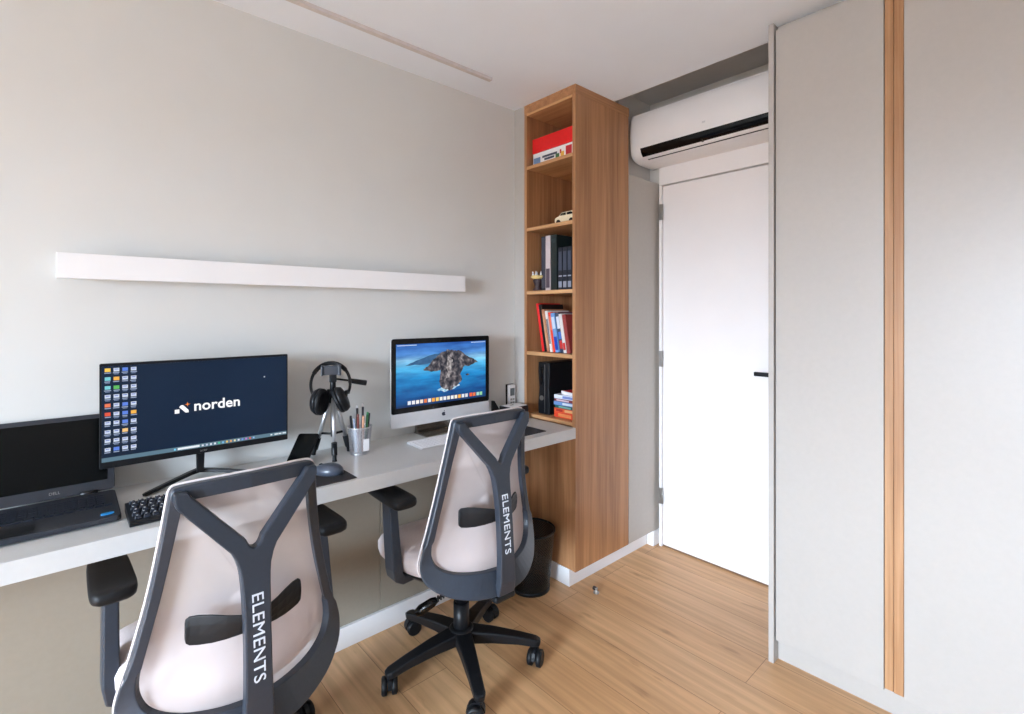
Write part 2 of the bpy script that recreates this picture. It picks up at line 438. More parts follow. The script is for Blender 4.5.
# ------------------------------------------------------------------ air conditioner
t = thing('air_conditioner', 'white split air conditioner mounted above the door', 'air conditioner', (DX, 1.2, 2.15))
prof = [(0, .020), (-.09, .020), (-.150, .023), (-.190, .034), (-.213, .054), (-.225, .084), (-.229, .122), (-.230, .17), (-.222, .235), (-.210, .266), (-.185, .279), (0, .280)]
prof = catmull(prof, 10)
AY0, AY1 = -.432, .416
def acring(y, s=1.0): return [(-.012+x*s if s == 1 else -.10+(x+.10)*s, y, z if s == 1 else .14+(z-.14)*s) for x, z in prof]
bm = nb(); loft(bm, [acring(AY0), acring(AY1-.012), [(x, AY1-.004, z) for x, y, z in acring(AY1, .985)], [(x, AY1, z) for x, y, z in acring(AY1, .955)]])
link('body', bm, M['white'], t, smooth=False)
def acp(k):  # point on front profile by z fraction on the lower curve
    return k
def slab_on(zs, y0, y1, push, name, m, lab=None):
    pts = [(x, z) for x, z in prof if zs[0] <= z <= zs[1] and x < -.09]
    bm = nb(); A = []
    for y in (y0, y1):
        A.append([(-.012+x-push, y, z-push*.4) for x, z in pts]+[(-.012+x+.004, y, z+.004) for x, z in reversed(pts)])
    loft(bm, A); return link(name, bm, m, t, label=lab)
slab_on((.0385, .081), -.42, .342, .0015, 'outlet_slot', M['black_gloss'], 'black air outlet slot')
slab_on((.0300, .0372), -.42, .335, .0012, 'flap', M['white'])
slab_on((.0262, .0288), -.42, .325, .0008, 'flap_gap', M['black_gloss'])
bm = nb(); box(bm, -.222, -.190, -.004, .004, .036, .075); link('vane_arm', bm, M['black_plastic'], t)
bm = nb(); box(bm, -.2430, -.2405, -.028, -.012, .118, .126); link('badge', bm, M['alu'], t)

# ------------------------------------------------------------------ office chairs
# right halves of the back frame: x, z, y
OUT = [(0, .985, -.197), (.08, .984, -.191), (.142, .981, -.181), (.159, .973, -.180), (.165, .945, -.176), (.177, .85, -.158), (.198, .72, -.138), (.226, .60, -.127), (.246, .53, -.122), (.253, .485, -.122), (.240, .440, -.142), (.186, .402, -.190), (.10, .380, -.236), (0, .372, -.252)]
INN = [(0, .951, -.197), (.08, .950, -.191), (.129, .947, -.182), (.138, .939, -.180), (.142, .915, -.175), (.153, .84, -.158), (.174, .72, -.139), (.199, .61, -.129), (.212, .55, -.127), (.210, .510, -.132), (.190, .480, -.150), (.142, .463, -.184), (.07, .456, -.216), (0, .454, -.228)]
def closed(P):
    r = catmull(P, 4); l = [(-x, z, y) for x, z, y in r[1:-1]][::-1]
    return r+l
OC, IC = closed(OUT), closed(INN)
def interp(tab, z):
    for (z0, v0), (z1, v1) in zip(tab, tab[1:]):
        if z <= z0 and z >= z1: return v0+(v1-v0)*(z0-z)/(z0-z1)
    return tab[0][1] if z > tab[0][0] else tab[-1][1]
def sy(z): return interp([(1, -.192), (.90, -.210), (.80, -.228), (.70, -.246), (.60, -.257), (.50, -.263), (.42, -.264), (.37, -.254)], z)

def make_chair(label):
    t = thing('office_chair', label, 'office chair')
    bm = nb(); n = len(OC); R = []
    for (ox, oz, oy), (ix, iz, iy) in zip(OC, IC):
        d = Vector((0, 1, 0))
        if oz < .56:                                  # lower band: turn the thickness outward
            d = Vector((-ox*2.2, 1, 0)).normalized()
        f = .011
        R.append([bm.verts.new(p) for p in (Vector((ox, oy, oz))+d*f, Vector((ox, oy, oz))-d*f*.6, Vector((ox*.985, oy, oz+(.004 if oz < .6 else -.003)))-d*f, Vector((ix, iy, iz))-d*f*1.15, Vector((ix, iy, iz))+d*f*.8)])
    for i in range(n):
        a, b = R[i], R[(i+1) % n]
        for k in range(5): bm.faces.new((a[k], a[(k+1) % 5], b[(k+1) % 5], b[k]))
    link('back_frame', bm, M['chair'], t, bevel=.0022)
    # pale edging along the front rim, from one lower corner over the top to the other
    half = [p for p in catmull(OUT, 4) if p[1] > .46]
    run = [(x*1.004, y+.0118, z+(.002 if z > .95 else 0)) for x, z, y in half[::-1]]+[(-x*1.004, y+.0118, z+(.002 if z > .95 else 0)) for x, z, y in half[1:]]
    bm = nb(); tube(bm, run, .0030, 8); link('mesh_edging', bm, M['edging'], t, smooth=True, label='pale edging of the mesh back')
    # mesh panel
    bm = nb(); K = 10; rings = []
    for j in range(K):
        q = 1-j/K
        rings.append([(x*q*1.02, (y+.009)*q+(-.160)*(1-q), .70+(z-.70)*q*1.02) for x, z, y in IC])
    last = loft(bm, rings, caps=False)[-1]
    c = bm.verts.new((0, -.160, .70))
    for k in range(len(last)): bm.faces.new((last[k], last[(k+1) % len(last)], c))
    link('mesh_back', bm, M['mesh'], t, smooth=True, label='translucent blush mesh panel')
    # Y spine
    rows = []
    for z in (.972, .955, .938, .92, .90, .88, .86, .845, .838, .830, .823, .818, .815):
        xi = max(0, .130-(.966-z)*.875); xo = min(.158, .158-(.944-z)*.835) if z < .944 else .158
        if z < .840: xi = .0185*math.sqrt(max(0, (z-.815)/.025))
        rows.append((z, max(xo, .032), min(xi, .132)))
    for z, w_ in ((.806, .046), (.797, .0415), (.786, .0385), (.775, .035), (.755, .0325), (.73, .031), (.70, .030), (.65, .0288), (.60, .0288), (.55, .029), (.50, .030), (.46, .0315), (.42, .033), (.39, .0345), (.376, .035)):
        rows.append((z, w_, 0))
    bm = nb(); TH = .0142
    for s_ in (-1, 1):
        G = [[bm.verts.new((s_*x, sy(z)+d*TH, z)) for x, d in ((xo, -1), (xi, -1), (xi, 1), (xo, 1))] for z, xo, xi in rows]
        for i in range(len(G)-1):
            low = rows[i+1][2] == 0 and rows[i][2] == 0
            for k in range(4):
                if k == 1 and low: continue                    # no inner wall below the crotch
                bm.faces.new((G[i][k], G[i][(k+1) % 4], G[i+1][(k+1) % 4], G[i+1][k]))
        bm.faces.new(G[0]); bm.faces.new(G[-1])
    bmesh.ops.remove_doubles(bm, verts=bm.verts[:], dist=1e-6)
    sp = link('spine', bm, M['chair'], t, bevel=.004, seg=2)
    p0 = Vector((0, sy(.715)-.0142, .715)); p1 = Vector((0, sy(.518)-.0142, .518)); pm = sy(.60)-.0142
    mid = (p0+p1)/2; mid.y = min(pm, mid.y)-.0006
    lt = text('lettering', 'ELEMENTS', .04, M['lettering'], sp, Matrix.Identity(4), extrude=.0016, spacing=1.05)
    xs = [v.co.x for v in lt.data.vertices]; ys = [v.co.y for v in lt.data.vertices]
    kx = .198/(max(xs)-min(xs)); ky = .0255/(max(ys)-min(ys)); mx_, my_ = (max(xs)+min(xs))/2, (max(ys)+min(ys))/2
    for v in lt.data.vertices:
        v.co.x = (v.co.x-mx_)*kx; v.co.y = (v.co.y-my_)*ky
    lt.data.transform(axes((0, 0, 0), p1-p0, (1, 0, 0)))
    for v in lt.data.vertices:                     # lay the letters on the gently bowed spine
        z = mid.z+v.co.z; off = v.co.y
        lead = (mid.z-z)/(p0.z-p1.z)
        v.co.y = sy(z)-.0142-.0004+ (v.co.y-(p1-p0).normalized().y*((p1-p0).normalized().z**-1)*v.co.z if False else max(-.0012, min(.0008, v.co.y-(p1.y-p0.y)/(p1.z-p0.z)*v.co.z))); v.co.z = z
    # lumbar pad
    bm = nb(); secs = []
    XS = [x*.86 for x in (-.152, -.150, -.142, -.122, -.095, -.065, -.035, 0, .035, .065, .095, .122, .142, .150, .152)]
    HS = [.018, .027, .033, .035, .034, .030, .026, .024, .026, .030, .034, .035, .033, .027, .018]
    for x, hh in zip(XS, HS):
        y = -.170-.066*math.cos(x/.1308*PI/2)**1.3; z = .640
        tw = .012*(1-abs(x)/.1308)
        secs.append([(x, y-.003+tw, z-hh), (x, y-.006+tw*.4, z-hh*.3), (x, y-.006-tw*.2, z+hh*.4), (x, y-.003-tw*.6, z+hh), (x, y+.004-tw*.6, z+hh), (x, y+.004+tw, z-hh)])
    loft(bm, secs); link('lumbar_pad', bm, M['black_soft'], t, bevel=.002)
    # seat
    def sq(a, hx, yb, yf, p=3.2):
        ca, sa = math.cos(a), math.sin(a)
        x = hx*math.copysign(abs(ca)**(2/p), ca); yc = (yb+yf)/2; y = yc+(yf-yb)/2*math.copysign(abs(sa)**(2/p), sa)
        x *= 1+.06*(y-yc)/.24
        return x, y
    bm = nb(); rg = []
    for inset, z in ((.03, .402), (.006, .411), (.0, .432), (.0, .456), (.010, .474), (.035, .486), (.09, .491), (.16, .489), (.22, .487)):
        ring = []
        for k in range(44):
            x, y = sq(2*PI*k/44, .250-inset, -.150+inset, .322-inset, 2.7)
            fy = max(0, (y-.14)/.16); ring.append((x, y, z-.030*fy*fy+ .010*(x/.24)**2))
        rg.append(ring)
    loft(bm, rg); link('seat', bm, M['fabric'], t, smooth=True)
    bm = nb(); rg = []
    for inset, z in ((.09, .378), (.03, .385), (.012, .404), (.014, .411)):
        ring = []
        for k in range(44):
            x, y = sq(2*PI*k/44, .250-inset, -.150+inset, .322-inset, 2.7); fy = max(0, (y-.14)/.16); ring.append((x, y, z-.030*fy*fy+.010*(x/.24)**2))
        rg.append(ring)
    loft(bm, rg); link('seat_pan', bm, M['black_plastic'], t, smooth=True)
    # mechanism and column
    bm = nb(); box(bm, -.075, .075, -.13, .11, .330, .381); box(bm, -.045, .045, -.268, -.10, .352, .377)
    link('tilt_mechanism', bm, M['black_plastic'], t, bevel=.01)
    bm = nb(); tube(bm, [(0, 0, .10), (0, 0, .235)], .030, 20); tube(bm, [(0, 0, .235), (0, 0, .335)], .0225, 20)
    link('gas_lift', bm, M['black_plastic'], t)
    # lever with coil
    bm = nb(); a = Vector((-.085, -.115, .378)); b = Vector((-.165, -.085, .340)); c2 = Vector((-.222, -.046, .298))
    coil = []
    for i in range(90):
        s = i/89; p = a.lerp(b, s); d = (b-a).normalized(); u, v = frame_from(d)
        coil.append(p+(u*math.cos(s*18*PI)+v*math.sin(s*18*PI))*.008)
    tube(bm, coil, .0028, 6); tube(bm, [a, b], .005, 8)
    lv = link('tilt_lever', bm, M['black_plastic'], t)
    bm = nb(); tube(bm, [b, b.lerp(c2, .2), b.lerp(c2, .75), c2], [.010, .016, .018, .012], 14); link('knob', bm, M['black_gloss'], lv, smooth=True)
    # star base
    bm = nb(); tube(bm, [(0, 0, .082), (0, 0, .095), (0, 0, .135), (0, 0, .142)], [.040, .048, .048, .040], 24)
    base = link('star_base', bm, M['black_plastic'], t, bevel=.003)
    for k in range(5):
        an = math.radians(CPH+72*k); d = Vector((math.cos(an), math.sin(an), 0)); sd = Vector((-d.y, d.x, 0))
        bm = nb()
        sweep(bm, [d*.03+Vector((0, 0, .113)), d*.12+Vector((0, 0, .108)), d*.22+Vector((0, 0, .095)), d*.285+Vector((0, 0, .082)), d*.302+Vector((0, 0, .078))],
              [(.032, .024), (.027, .020), (.022, .016), (.020, .014), (.012, .012)], sd)
        link('base_arm', bm, M['black_plastic'], base, bevel=.006)
        # caster
        p = d*.288; q = Vector((math.cos(an+1.2), math.sin(an+1.2), 0)) ; ax = Vector((-q.y, q.x, 0))
        w0 = p-q*.014
        bm = nb(); tube(bm, [p+Vector((0, 0, .046)), p+Vector((0, 0, .080))], .008, 10)
        prf = [w0+Vector((0, 0, .032))+q*.032*math.cos(e)+Vector((0, 0, .034*math.sin(e))) for e in [PI*j/8 for j in range(9)]]
        for i in range(8):
            pass
        A = [bm.verts.new(v+ax*.007) for v in prf]; B = [bm.verts.new(v-ax*.007) for v in prf]
        bm.faces.new(A); bm.faces.new(B)
        for i in range(9): bm.faces.new((A[i], A[(i+1) % 9], B[(i+1) % 9], B[i]))
        ca = link('caster', bm, M['black_plastic'], t)
        for s in (-1, 1):
            bm = nb(); o0 = w0+Vector((0, 0, .030))
            tube(bm, [o0+ax*s*.008, o0+ax*s*.010, o0+ax*s*.024, o0+ax*s*.028], [.026, .030, .030, .024], 20)
            link('wheel', bm, M['black_soft'], ca)
    # arms
    for s in (-1, 1):
        bm = nb()
        P = [(s*.08, .030, .398), (s*.19, .030, .398), (s*.245, .030, .401), (s*.262, .030, .412), (s*.267, .032, .44), (s*.266, .052, .55), (s*.264, .072, .674)]
        sweep(bm, P, [(.024, .010), (.028, .011), (.033, .015), (.034, .018), (.034, .018), (.032, .017), (.030, .016)], (0, 1, 0))
        ar = link('armrest', bm, M['chair'], t, bevel=.005)
        bm = nb()
        ol = []
        for a in range(28):
            th = 2*PI*a/28; ca, sa = math.cos(th), math.sin(th)
            xx = .048*math.copysign(abs(ca)**.36, ca); yy = .125*math.copysign(abs(sa)**.36, sa)
            xx *= 1-.10*(yy+.125)/.25
            ol.append((s*.264+xx, .062+yy))
        cxp, cyp = s*.264, .062
        def rg(sc, z): return [(cxp+(x-cxp)*sc, cyp+(y-cyp)*(1-(1-sc)*.4), z) for x, y in ol]
        loft(bm, [rg(.80, .671), rg(.97, .678), rg(1, .688), rg(.98, .697), rg(.90, .702), rg(.5, .7015)])
        link('arm_pad', bm, M['black_soft'], ar, smooth=True)
    return t

CHB = (1.128, 1.545, 89); CHA = (.332, 1.526, 91)
CPH = 102-(CHB[2]-90)           # star phase in chair space
ch = make_chair('grey-framed mesh office chair in front of the white-chinned computer')
ch.location = (CHB[0], CHB[1], 0); ch.rotation_euler.z = math.radians(CHB[2]-90)
ch['label'] = 'grey-framed mesh office chair before the all-in-one computer, its star base in full view'
ch['group'] = 'office chairs at the desk'
ca = copy_tree(ch); ca.location = (CHA[0], CHA[1], 0); ca.rotation_euler.z = math.radians(CHA[2]-90)
for c_ in ca.children:                               # this one is set lower on its gas lift
    if c_.name.split('.')[0] not in ('star_base', 'caster', 'gas_lift'): c_.location.z -= .014
    if c_.name.split('.')[0] in ('back_frame', 'mesh_edging', 'mesh_back', 'spine', 'lumbar_pad'): c_.location.z -= .021
    if c_.name.split('.')[0] == 'armrest': c_.location.z += .002; c_.location.y += .02; c_.location.x += .018
ca['label'] = 'larger-looking nearer mesh office chair in front of the black monitor'

# ------------------------------------------------------------------ laptop
t = thing('laptop', 'open dark grey laptop with unlit screen at the left end of desk', 'laptop', (-.078, 1.680, DZ))
bm = nb(); prism(bm, rrect(-.19, .19, 0, .245, .014), lambda a, b: (a, b, .004), lambda a, b: (a, b, .022-.004*(1-b/.245)))
base = link('base', bm, M['lap_grey'], t, bevel=.002)
bm = nb(); box(bm, -.10, .02, .008, .072, .0192, .0200); link('touchpad', bm, M['black_plastic'], base)
bm = nb()
for r in range(6):
    x = -.175
    while x < .165:
        w = .0165 if (r > 0) else .0165
        if r == 5 and -.10 < x < -.02: w = .09
        yy = .205-r*.0195
        box(bm, x, x+w, yy-.0085, yy+.0075, .0205, .0235); x += w+.0035
link('keys', bm, M['key_black'], base)
bm = nb(); prism(bm, rrect(.148, .176, .022, .038, .0075), lambda a, b: (a, b, .0185), lambda a, b: (a, b, .0205)); link('sticker', bm, M['blue_sticker'], base, label='blue oval sticker')
for s in (-1, 1):
    bm = nb(); tube(bm, [(s*.13-.02, .246, .024), (s*.13+.02, .246, .024)], .007, 10); link('hinge', bm, M['black_plastic'], t)
TL = math.radians(18)
def lidp(a, b, d): return (a, .248+b*math.sin(TL)+d*math.cos(TL), .024+b*math.cos(TL)-d*math.sin(TL))
bm = nb(); prism(bm, rrect(-.19, .19, 0, .230, .010), lambda a, b: lidp(a, b, -.003), lambda a, b: lidp(a, b, .006)); lid = link('lid', bm, M['lap_grey'], t, bevel=.0015)
bm = nb(); prism(bm, rrect(-.172, .172, .030, .216, .002), lambda a, b: lidp(a, b, -.0042), lambda a, b: lidp(a, b, -.0028)); link('screen', bm, M['off_screen'], lid, label='unlit black screen')
text('lettering', 'DELL', .011, M['steel'], lid, axes(lidp(.055, .0145, -.0036), (1, 0, 0), (0, math.sin(TL), math.cos(TL))), extrude=.0003)

# ------------------------------------------------------------------ monitor
t = thing('monitor', 'wide black monitor showing a dark blue desktop with icons', 'monitor', (.339, 1.895, DZ))
MW, MZ0, MZ1 = .2645, .094, .405
bm = nb(); prism(bm, rrect(-MW, MW, MZ0, MZ1, .004), lambda a, b: (a, 0, b), lambda a, b: (a, .010, b)); hs = link('housing', bm, M['black_plastic'], t, bevel=.001)
bm = nb(); prism(bm, rrect(-.16, .16, MZ0+.01, MZ0+.17, .03), lambda a, b: (a, .0095, b), lambda a, b: (a, .040, b)); link('rear_bulge', bm, M['black_plastic'], hs, bevel=.01)
SX0, SX1, SZ0, SZ1 = -.2595, .2595, MZ0+.020, MZ1-.008
EM = {}
def E(rgb):
    k = tuple(rgb)
    if k not in EM: EM[k] = emis('glow_%d_%d_%d' % k, rgb)
    return EM[k]
navy = emis_ramp('navy_desktop', [(.3, (10, 30, 54)), (.7, (14, 38, 66))], (3, 3, 3), 2)
bm = nb(); box(bm, SX0, SX1, -.0012, .0, SZ0, SZ1); scr = link('screen', bm, navy, hs, label='lit dark blue screen')
def quads(name, items, parent, yf):
    mats = []; bm = nb()
    for x0, x1, z0, z1, c in items:
        m_ = E(c)
        if m_ not in mats: mats.append(m_)
        y_ = yf-(.0004 if c in ((60, 100, 190),) or (name == 'taskbar' and c != (88, 120, 138)) else 0)
        vs = [bm.verts.new(p) for p in ((x0, y_, z0), (x1, y_, z0), (x1, y_, z1), (x0, y_, z1))]
        f = bm.faces.new(vs); f.material_index = mats.index(m_)
    me = bpy.data.meshes.new(name); bm.to_mesh(me); bm.free()
    for m_ in mats: me.materials.append(m_)
    o = bpy.data.objects.new(name, me); C.objects.link(o); o.parent = parent; return o
SW, SH = SX1-SX0, SZ1-SZ0
ICN = ['Ywbw', 'coww', 'cgww', 'wwww', 'rwbw', 'Rwbo', 'wwbw', 'wwyw', 'wwww', 'wbww']
items = []; CL = dict(w=(205, 215, 235), Y=(250, 205, 80), c=(120, 205, 215), o=(245, 180, 70), g=(90, 190, 90), b=(90, 130, 225), r=(235, 120, 80), R=(225, 80, 50), y=(245, 200, 130))
for r in range(10):
    for c in range(4):
        ch_ = ICN[r][c]
        x = SX0+.006+c*.0205; z = SZ1-.006-r*.0262
        col = CL[ch_]
        items.append((x+.001, x+.0145, z-.0105, z, col))
        if ch_ == 'w':
            items.append((x+.003, x+.012, z-.0045, z-.0025, (60, 100, 190))) 
        items.append((x-.0005+random.uniform(0, .002), x+.016-random.uniform(0, .003), z-.0155, z-.0125, (150, 165, 195)))
        if random.random() < .6: items.append((x+.002, x+.013, z-.0190, z-.0168, (110, 130, 165)))
quads_y = -.0016
# split foreground marks so none are coplanar
bg = items; lays = quads('desktop_icons', bg, scr, quads_y)
it = [(SX0, SX1, SZ0, SZ0+.0125, (88, 120, 138)), (-.082, -.077, SZ0+.003, SZ0+.009, (120, 210, 245)), (-.072, -.012, SZ0+.003, SZ0+.0095, (235, 240, 245))]
tc_ = [(220, 225, 235), (200, 205, 225), (225, 225, 235), (230, 235, 240), (70, 205, 150), (120, 190, 225), (245, 205, 90), (250, 170, 70), (235, 225, 170), (225, 225, 235), (110, 150, 230), (200, 120, 210), (240, 90, 60), (150, 190, 235)]
for i, c in enumerate(tc_): it.append((-.006+i*.0118, -.0005+i*.0118, SZ0+.0032, SZ0+.0092, c))
for i, w in enumerate((.006, .012, .010, .016)): it.append((.205+i*.0135, .205+i*.0135+min(w, .012), SZ0+.004, SZ0+.0085, (225, 230, 235)))
quads('taskbar', it, scr, quads_y)
quads('pointer', [(.183, .187, MZ0+.233, MZ0+.237, (240, 245, 250))], scr, quads_y)
WT = emis('white_glow', (250, 250, 252), 1.1)
text('lettering', 'norden', .046, WT, scr, axes((.040, -.0015, MZ0+.157), (1, 0, 0), (0, 0, 1)), extrude=.0003, offset=.0009, spacing=1.02)
# mark: square, slanted band, upright, four-point star
bm = nb(); X0, Z0 = -.080, MZ0+.140
for poly in ([(0, 0), (.0125, 0), (.0125, .0125), (0, .0125)], [(.0115, .0195), (.0165, .0250), (.0225, .0250), (.0375, .0075), (.0375, 0), (.0295, 0), (.0115, .0195)][:6]):
    bm.faces.new([bm.verts.new((X0+a, -.0018, Z0+b)) for a, b in poly])
me_ = bpy.data.meshes.new('logo_mark'); bm.to_mesh(me_); bm.free(); me_.materials.append(WT)
o = bpy.data.objects.new('logo_mark', me_); C.objects.link(o); o.parent = scr
bm = nb(); cxs, czs = X0+.0345, Z0+.0265
bm.faces.new([bm.verts.new((cxs+(.0075 if i % 2 == 0 else .0022)*math.cos(PI/4*i), -.0018, czs+(.0075 if i % 2 == 0 else .0022)*math.sin(PI/4*i))) for i in range(8)])
me_ = bpy.data.meshes.new('logo_star'); bm.to_mesh(me_); bm.free(); me_.materials.append(emis('orange_glow', (250, 140, 50), 1.1))
o = bpy.data.objects.new('logo_star', me_); C.objects.link(o); o.parent = scr
text('brand_lettering', 'acer', .012, M['steel'], hs, axes((0, -.0006, MZ0+.010), (1, 0, 0), (0, 0, 1)), extrude=.0002)
bm = nb(); sweep(bm, [(0, .060, .018), (0, .055, .09), (0, .045, .15)], [(.010, .008), (.012, .008), (.014, .006)], (1, 0, 0)); link('neck', bm, M['black_plastic'], t, bevel=.002)
for s in (-1, 1):
    bm = nb(); sweep(bm, [(0, .078, .020), (s*.03, .062, .018), (s*.155, -.032, .0062), (s*.163, -.038, .0048)], [(.010, .007), (.010, .006), (.007, .005), (.006, .0045)], (0, 1, 0))
    link('stand_leg', bm, M['black_plastic'], t, bevel=.002)

# ------------------------------------------------------------------ black keyboard
t = thing('keyboard', 'small black keyboard beside the laptop under the black monitor', 'keyboard', (.123, 1.610, DZ))
bm = nb()
poly = [(0, .004), (.006, .0), (.14, 0), (.145, .006), (.145, .024), (.135, .0255), (.01, .014), (0, .010)]
prism(bm, poly, lambda a, b: (0, a, b), lambda a, b: (.30, a, b)); link('body', bm, M['black_plastic'], t, bevel=.002)
bm = nb()
for r in range(6):
    x = .008+.004*(r % 2)
    yy = .128-r*.0205
    zt = .014+.0115*(yy-.01)/.125
    while x < .285:
        w = .0160
        if r == 5 and .08 < x < .12: w = .085
        vs = box(bm, x, x+w, yy-.0085, yy+.0075, zt-.003, zt+.006); 
        for v in vs:
            if v.co.z > zt: v.co.x += (.0022 if v.co.x < x+w/2 else -.0022); v.co.y += (.0015 if v.co.y < yy else -.0015)
        x += w+.0034
link('keys', bm, M['key_black'], t, bevel=.0006, seg=1)
bm = nb()
for r in range(6):
    x = .008+.004*(r % 2); yy = .128-r*.0205; zt = .014+.0115*(yy-.01)/.125
    while x < .285:
        w = .0160
        if r == 5 and .08 < x < .12: w = .085
        else:
            zz = zt+.0062
            bm.faces.new([bm.verts.new(p) for p in ((x+.004, yy-.001, zz), (x+.0085, yy-.001, zz), (x+.0085, yy+.004, zz+.0004), (x+.004, yy+.004, zz+.0004))])
        x += w+.0034
link('key_legends', bm, M['lettering'], t)

# ------------------------------------------------------------------ mouse pads and mouse
def pad(label, x0, x1, y0, y1):
    bm = nb(); prism(bm, rrect(x0, x1, y0, y1, .004), lambda a, b: (a, b, DZ+.0002), lambda a, b: (a, b, DZ+.0025))
    o = link('mouse_pad', bm, M['mousepad'], bevel=.0005); tag(o, label, 'mouse pad', 'mouse pads on the desk'); return o
pad('black mouse pad under the dark grey mouse', .50, .730, 1.590, 1.762)
pad('black mouse pad by the bookcase, partly behind the right chair', 1.43, 1.676, 1.622, 1.840)
t = thing('computer_mouse', 'dark grey computer mouse on the black pad near the tripod', 'mouse', (.672, 1.690, DZ+.0027), math.radians(38))
bm = nb(); rg = []
for sc, z in ((.90, 0), (1, .006), (1, .014), (.93, .023), (.78, .030), (.5, .0345), (.2, .036)):
    rg.append([(.032*sc*math.cos(a)*(1-.08*math.sin(a)), .053*sc*math.sin(a)*(1.0), z-.006*max(0, math.sin(a))*sc) if z > .01 else (.032*sc*math.cos(a), .053*sc*math.sin(a), z) for a in [2*PI*k/28 for k in range(28)]])
loft(bm, rg); link('shell', bm, mat('blue_grey_mouse', (66, 72, 84), .28), t, smooth=True)
bm = nb(); tube(bm, [(-.003, .028, .0275), (.003, .028, .0275)], .007, 14); link('scroll_wheel', bm, M['black_plastic'], t)
bm = nb(); box(bm, -.0006, .0006, .036, .050, .014, .022); link('button_gap', bm, M['black_plastic'], t)

# ------------------------------------------------------------------ leaning phone
t = thing('smartphone', 'black smartphone leaning upright between monitor and tripod', 'phone', (.612, 1.842, DZ), math.radians(-41.95))
ph = Matrix.Translation((0, 0, .0025)) @ Matrix.Rotation(math.radians(-55), 4, 'X')
bm = nb(); prism(bm, rrect(-.0385, .0385, .0, .152, .008), lambda a, b: ph @ Vector((a, -.004, b)), lambda a, b: ph @ Vector((a, .004, b)))
zmin = min(v.co.z for v in bm.verts)
for v in bm.verts: v.co.z -= zmin-.0005
body = link('body', bm, M['black_soft'], t, bevel=.0015)
bm = nb(); prism(bm, rrect(-.0355, .0355, .004, .148, .006), lambda a, b: ph @ Vector((a, -.0052, b)), lambda a, b: ph @ Vector((a, -.0038, b)))
for v in bm.verts: v.co.z -= zmin-.0005
link('screen', bm, M['off_screen'], body)

# ------------------------------------------------------------------ tripod and headphones
TX, TY = .775, 1.905
t = thing('tripod', 'small silver and black camera tripod standing against the wall', 'tripod', (TX, TY, DZ), math.radians(-22))
feet = [(.006, -.094), (-.072, .034), (.062, .045)]
for fx, fy in feet:
    a = Vector((fx*.13, fy*.13, .225)); b = Vector((fx, fy, .0))
    bm = nb(); tube(bm, [a, a.lerp(b, .74)], .0078, 12); lg = link('leg', bm, M['alu'], t)
    bm = nb(); tube(bm, [a.lerp(b, .70), a.lerp(b, .90)], .0105, 12); tube(bm, [a.lerp(b, .88), a.lerp(b, .985)], .0075, 12); box(bm, -.006+b.x*.75+a.x*.25, .006+b.x*.75+a.x*.25, b.y*.75+a.y*.25-.016, b.y*.75+a.y*.25-.006, .05, .068)
    link('clamp', bm, M['black_plastic'], lg, bevel=.001)
    bm = nb(); tube(bm, [a.lerp(b, .965), b+Vector((0, 0, .001))], [.008, .009], 12); link('foot', bm, M['black_soft'], lg)
    bm = nb(); pc = Vector((0, 0, .085)); pl = a.lerp(b, .62); sweep(bm, [pc, pl], (.004, .003), (0, 0, 1)); link('brace', bm, M['black_plastic'], t)
bm = nb(); tube(bm, [(0, 0, .075), (0, 0, .26)], .008, 12); link('center_column', bm, M['black_plastic'], t)
bm = nb(); tube(bm, [(0, 0, .205), (0, 0, .212), (0, 0, .235), (0, 0, .252)], [.014, .018, .018, .014], 18); box(bm, -.022, .022, -.008, .012, .240, .258); link('crown', bm, M['black_plastic'], t, bevel=.003)
bm = nb(); tube(bm, [(0, 0, .252), (0, 0, .30)], [.012, .010], 12); box(bm, -.014, .014, -.012, .014, .286, .318); hd = link('pan_head', bm, M['black_plastic'], t, bevel=.003)
bm = nb(); tube(bm, [(.006, .004, .298), (.060, .022, .286)], .004, 10); tube(bm, [(.060, .022, .286), (.126, .040, .271)], [.0095, .0110], 12); link('pan_handle', bm, M['black_plastic'], hd)
bm = nb(); box(bm, -.038, .020, -.014, .004, .314, .350); box(bm, -.044, -.036, -.020, .005, .312, .352); box(bm, .018, .030, -.020, .005, .312, .352); link('phone_clamp', bm, mat('clamp_grey', (62, 65, 72), .4), t, bevel=.003)

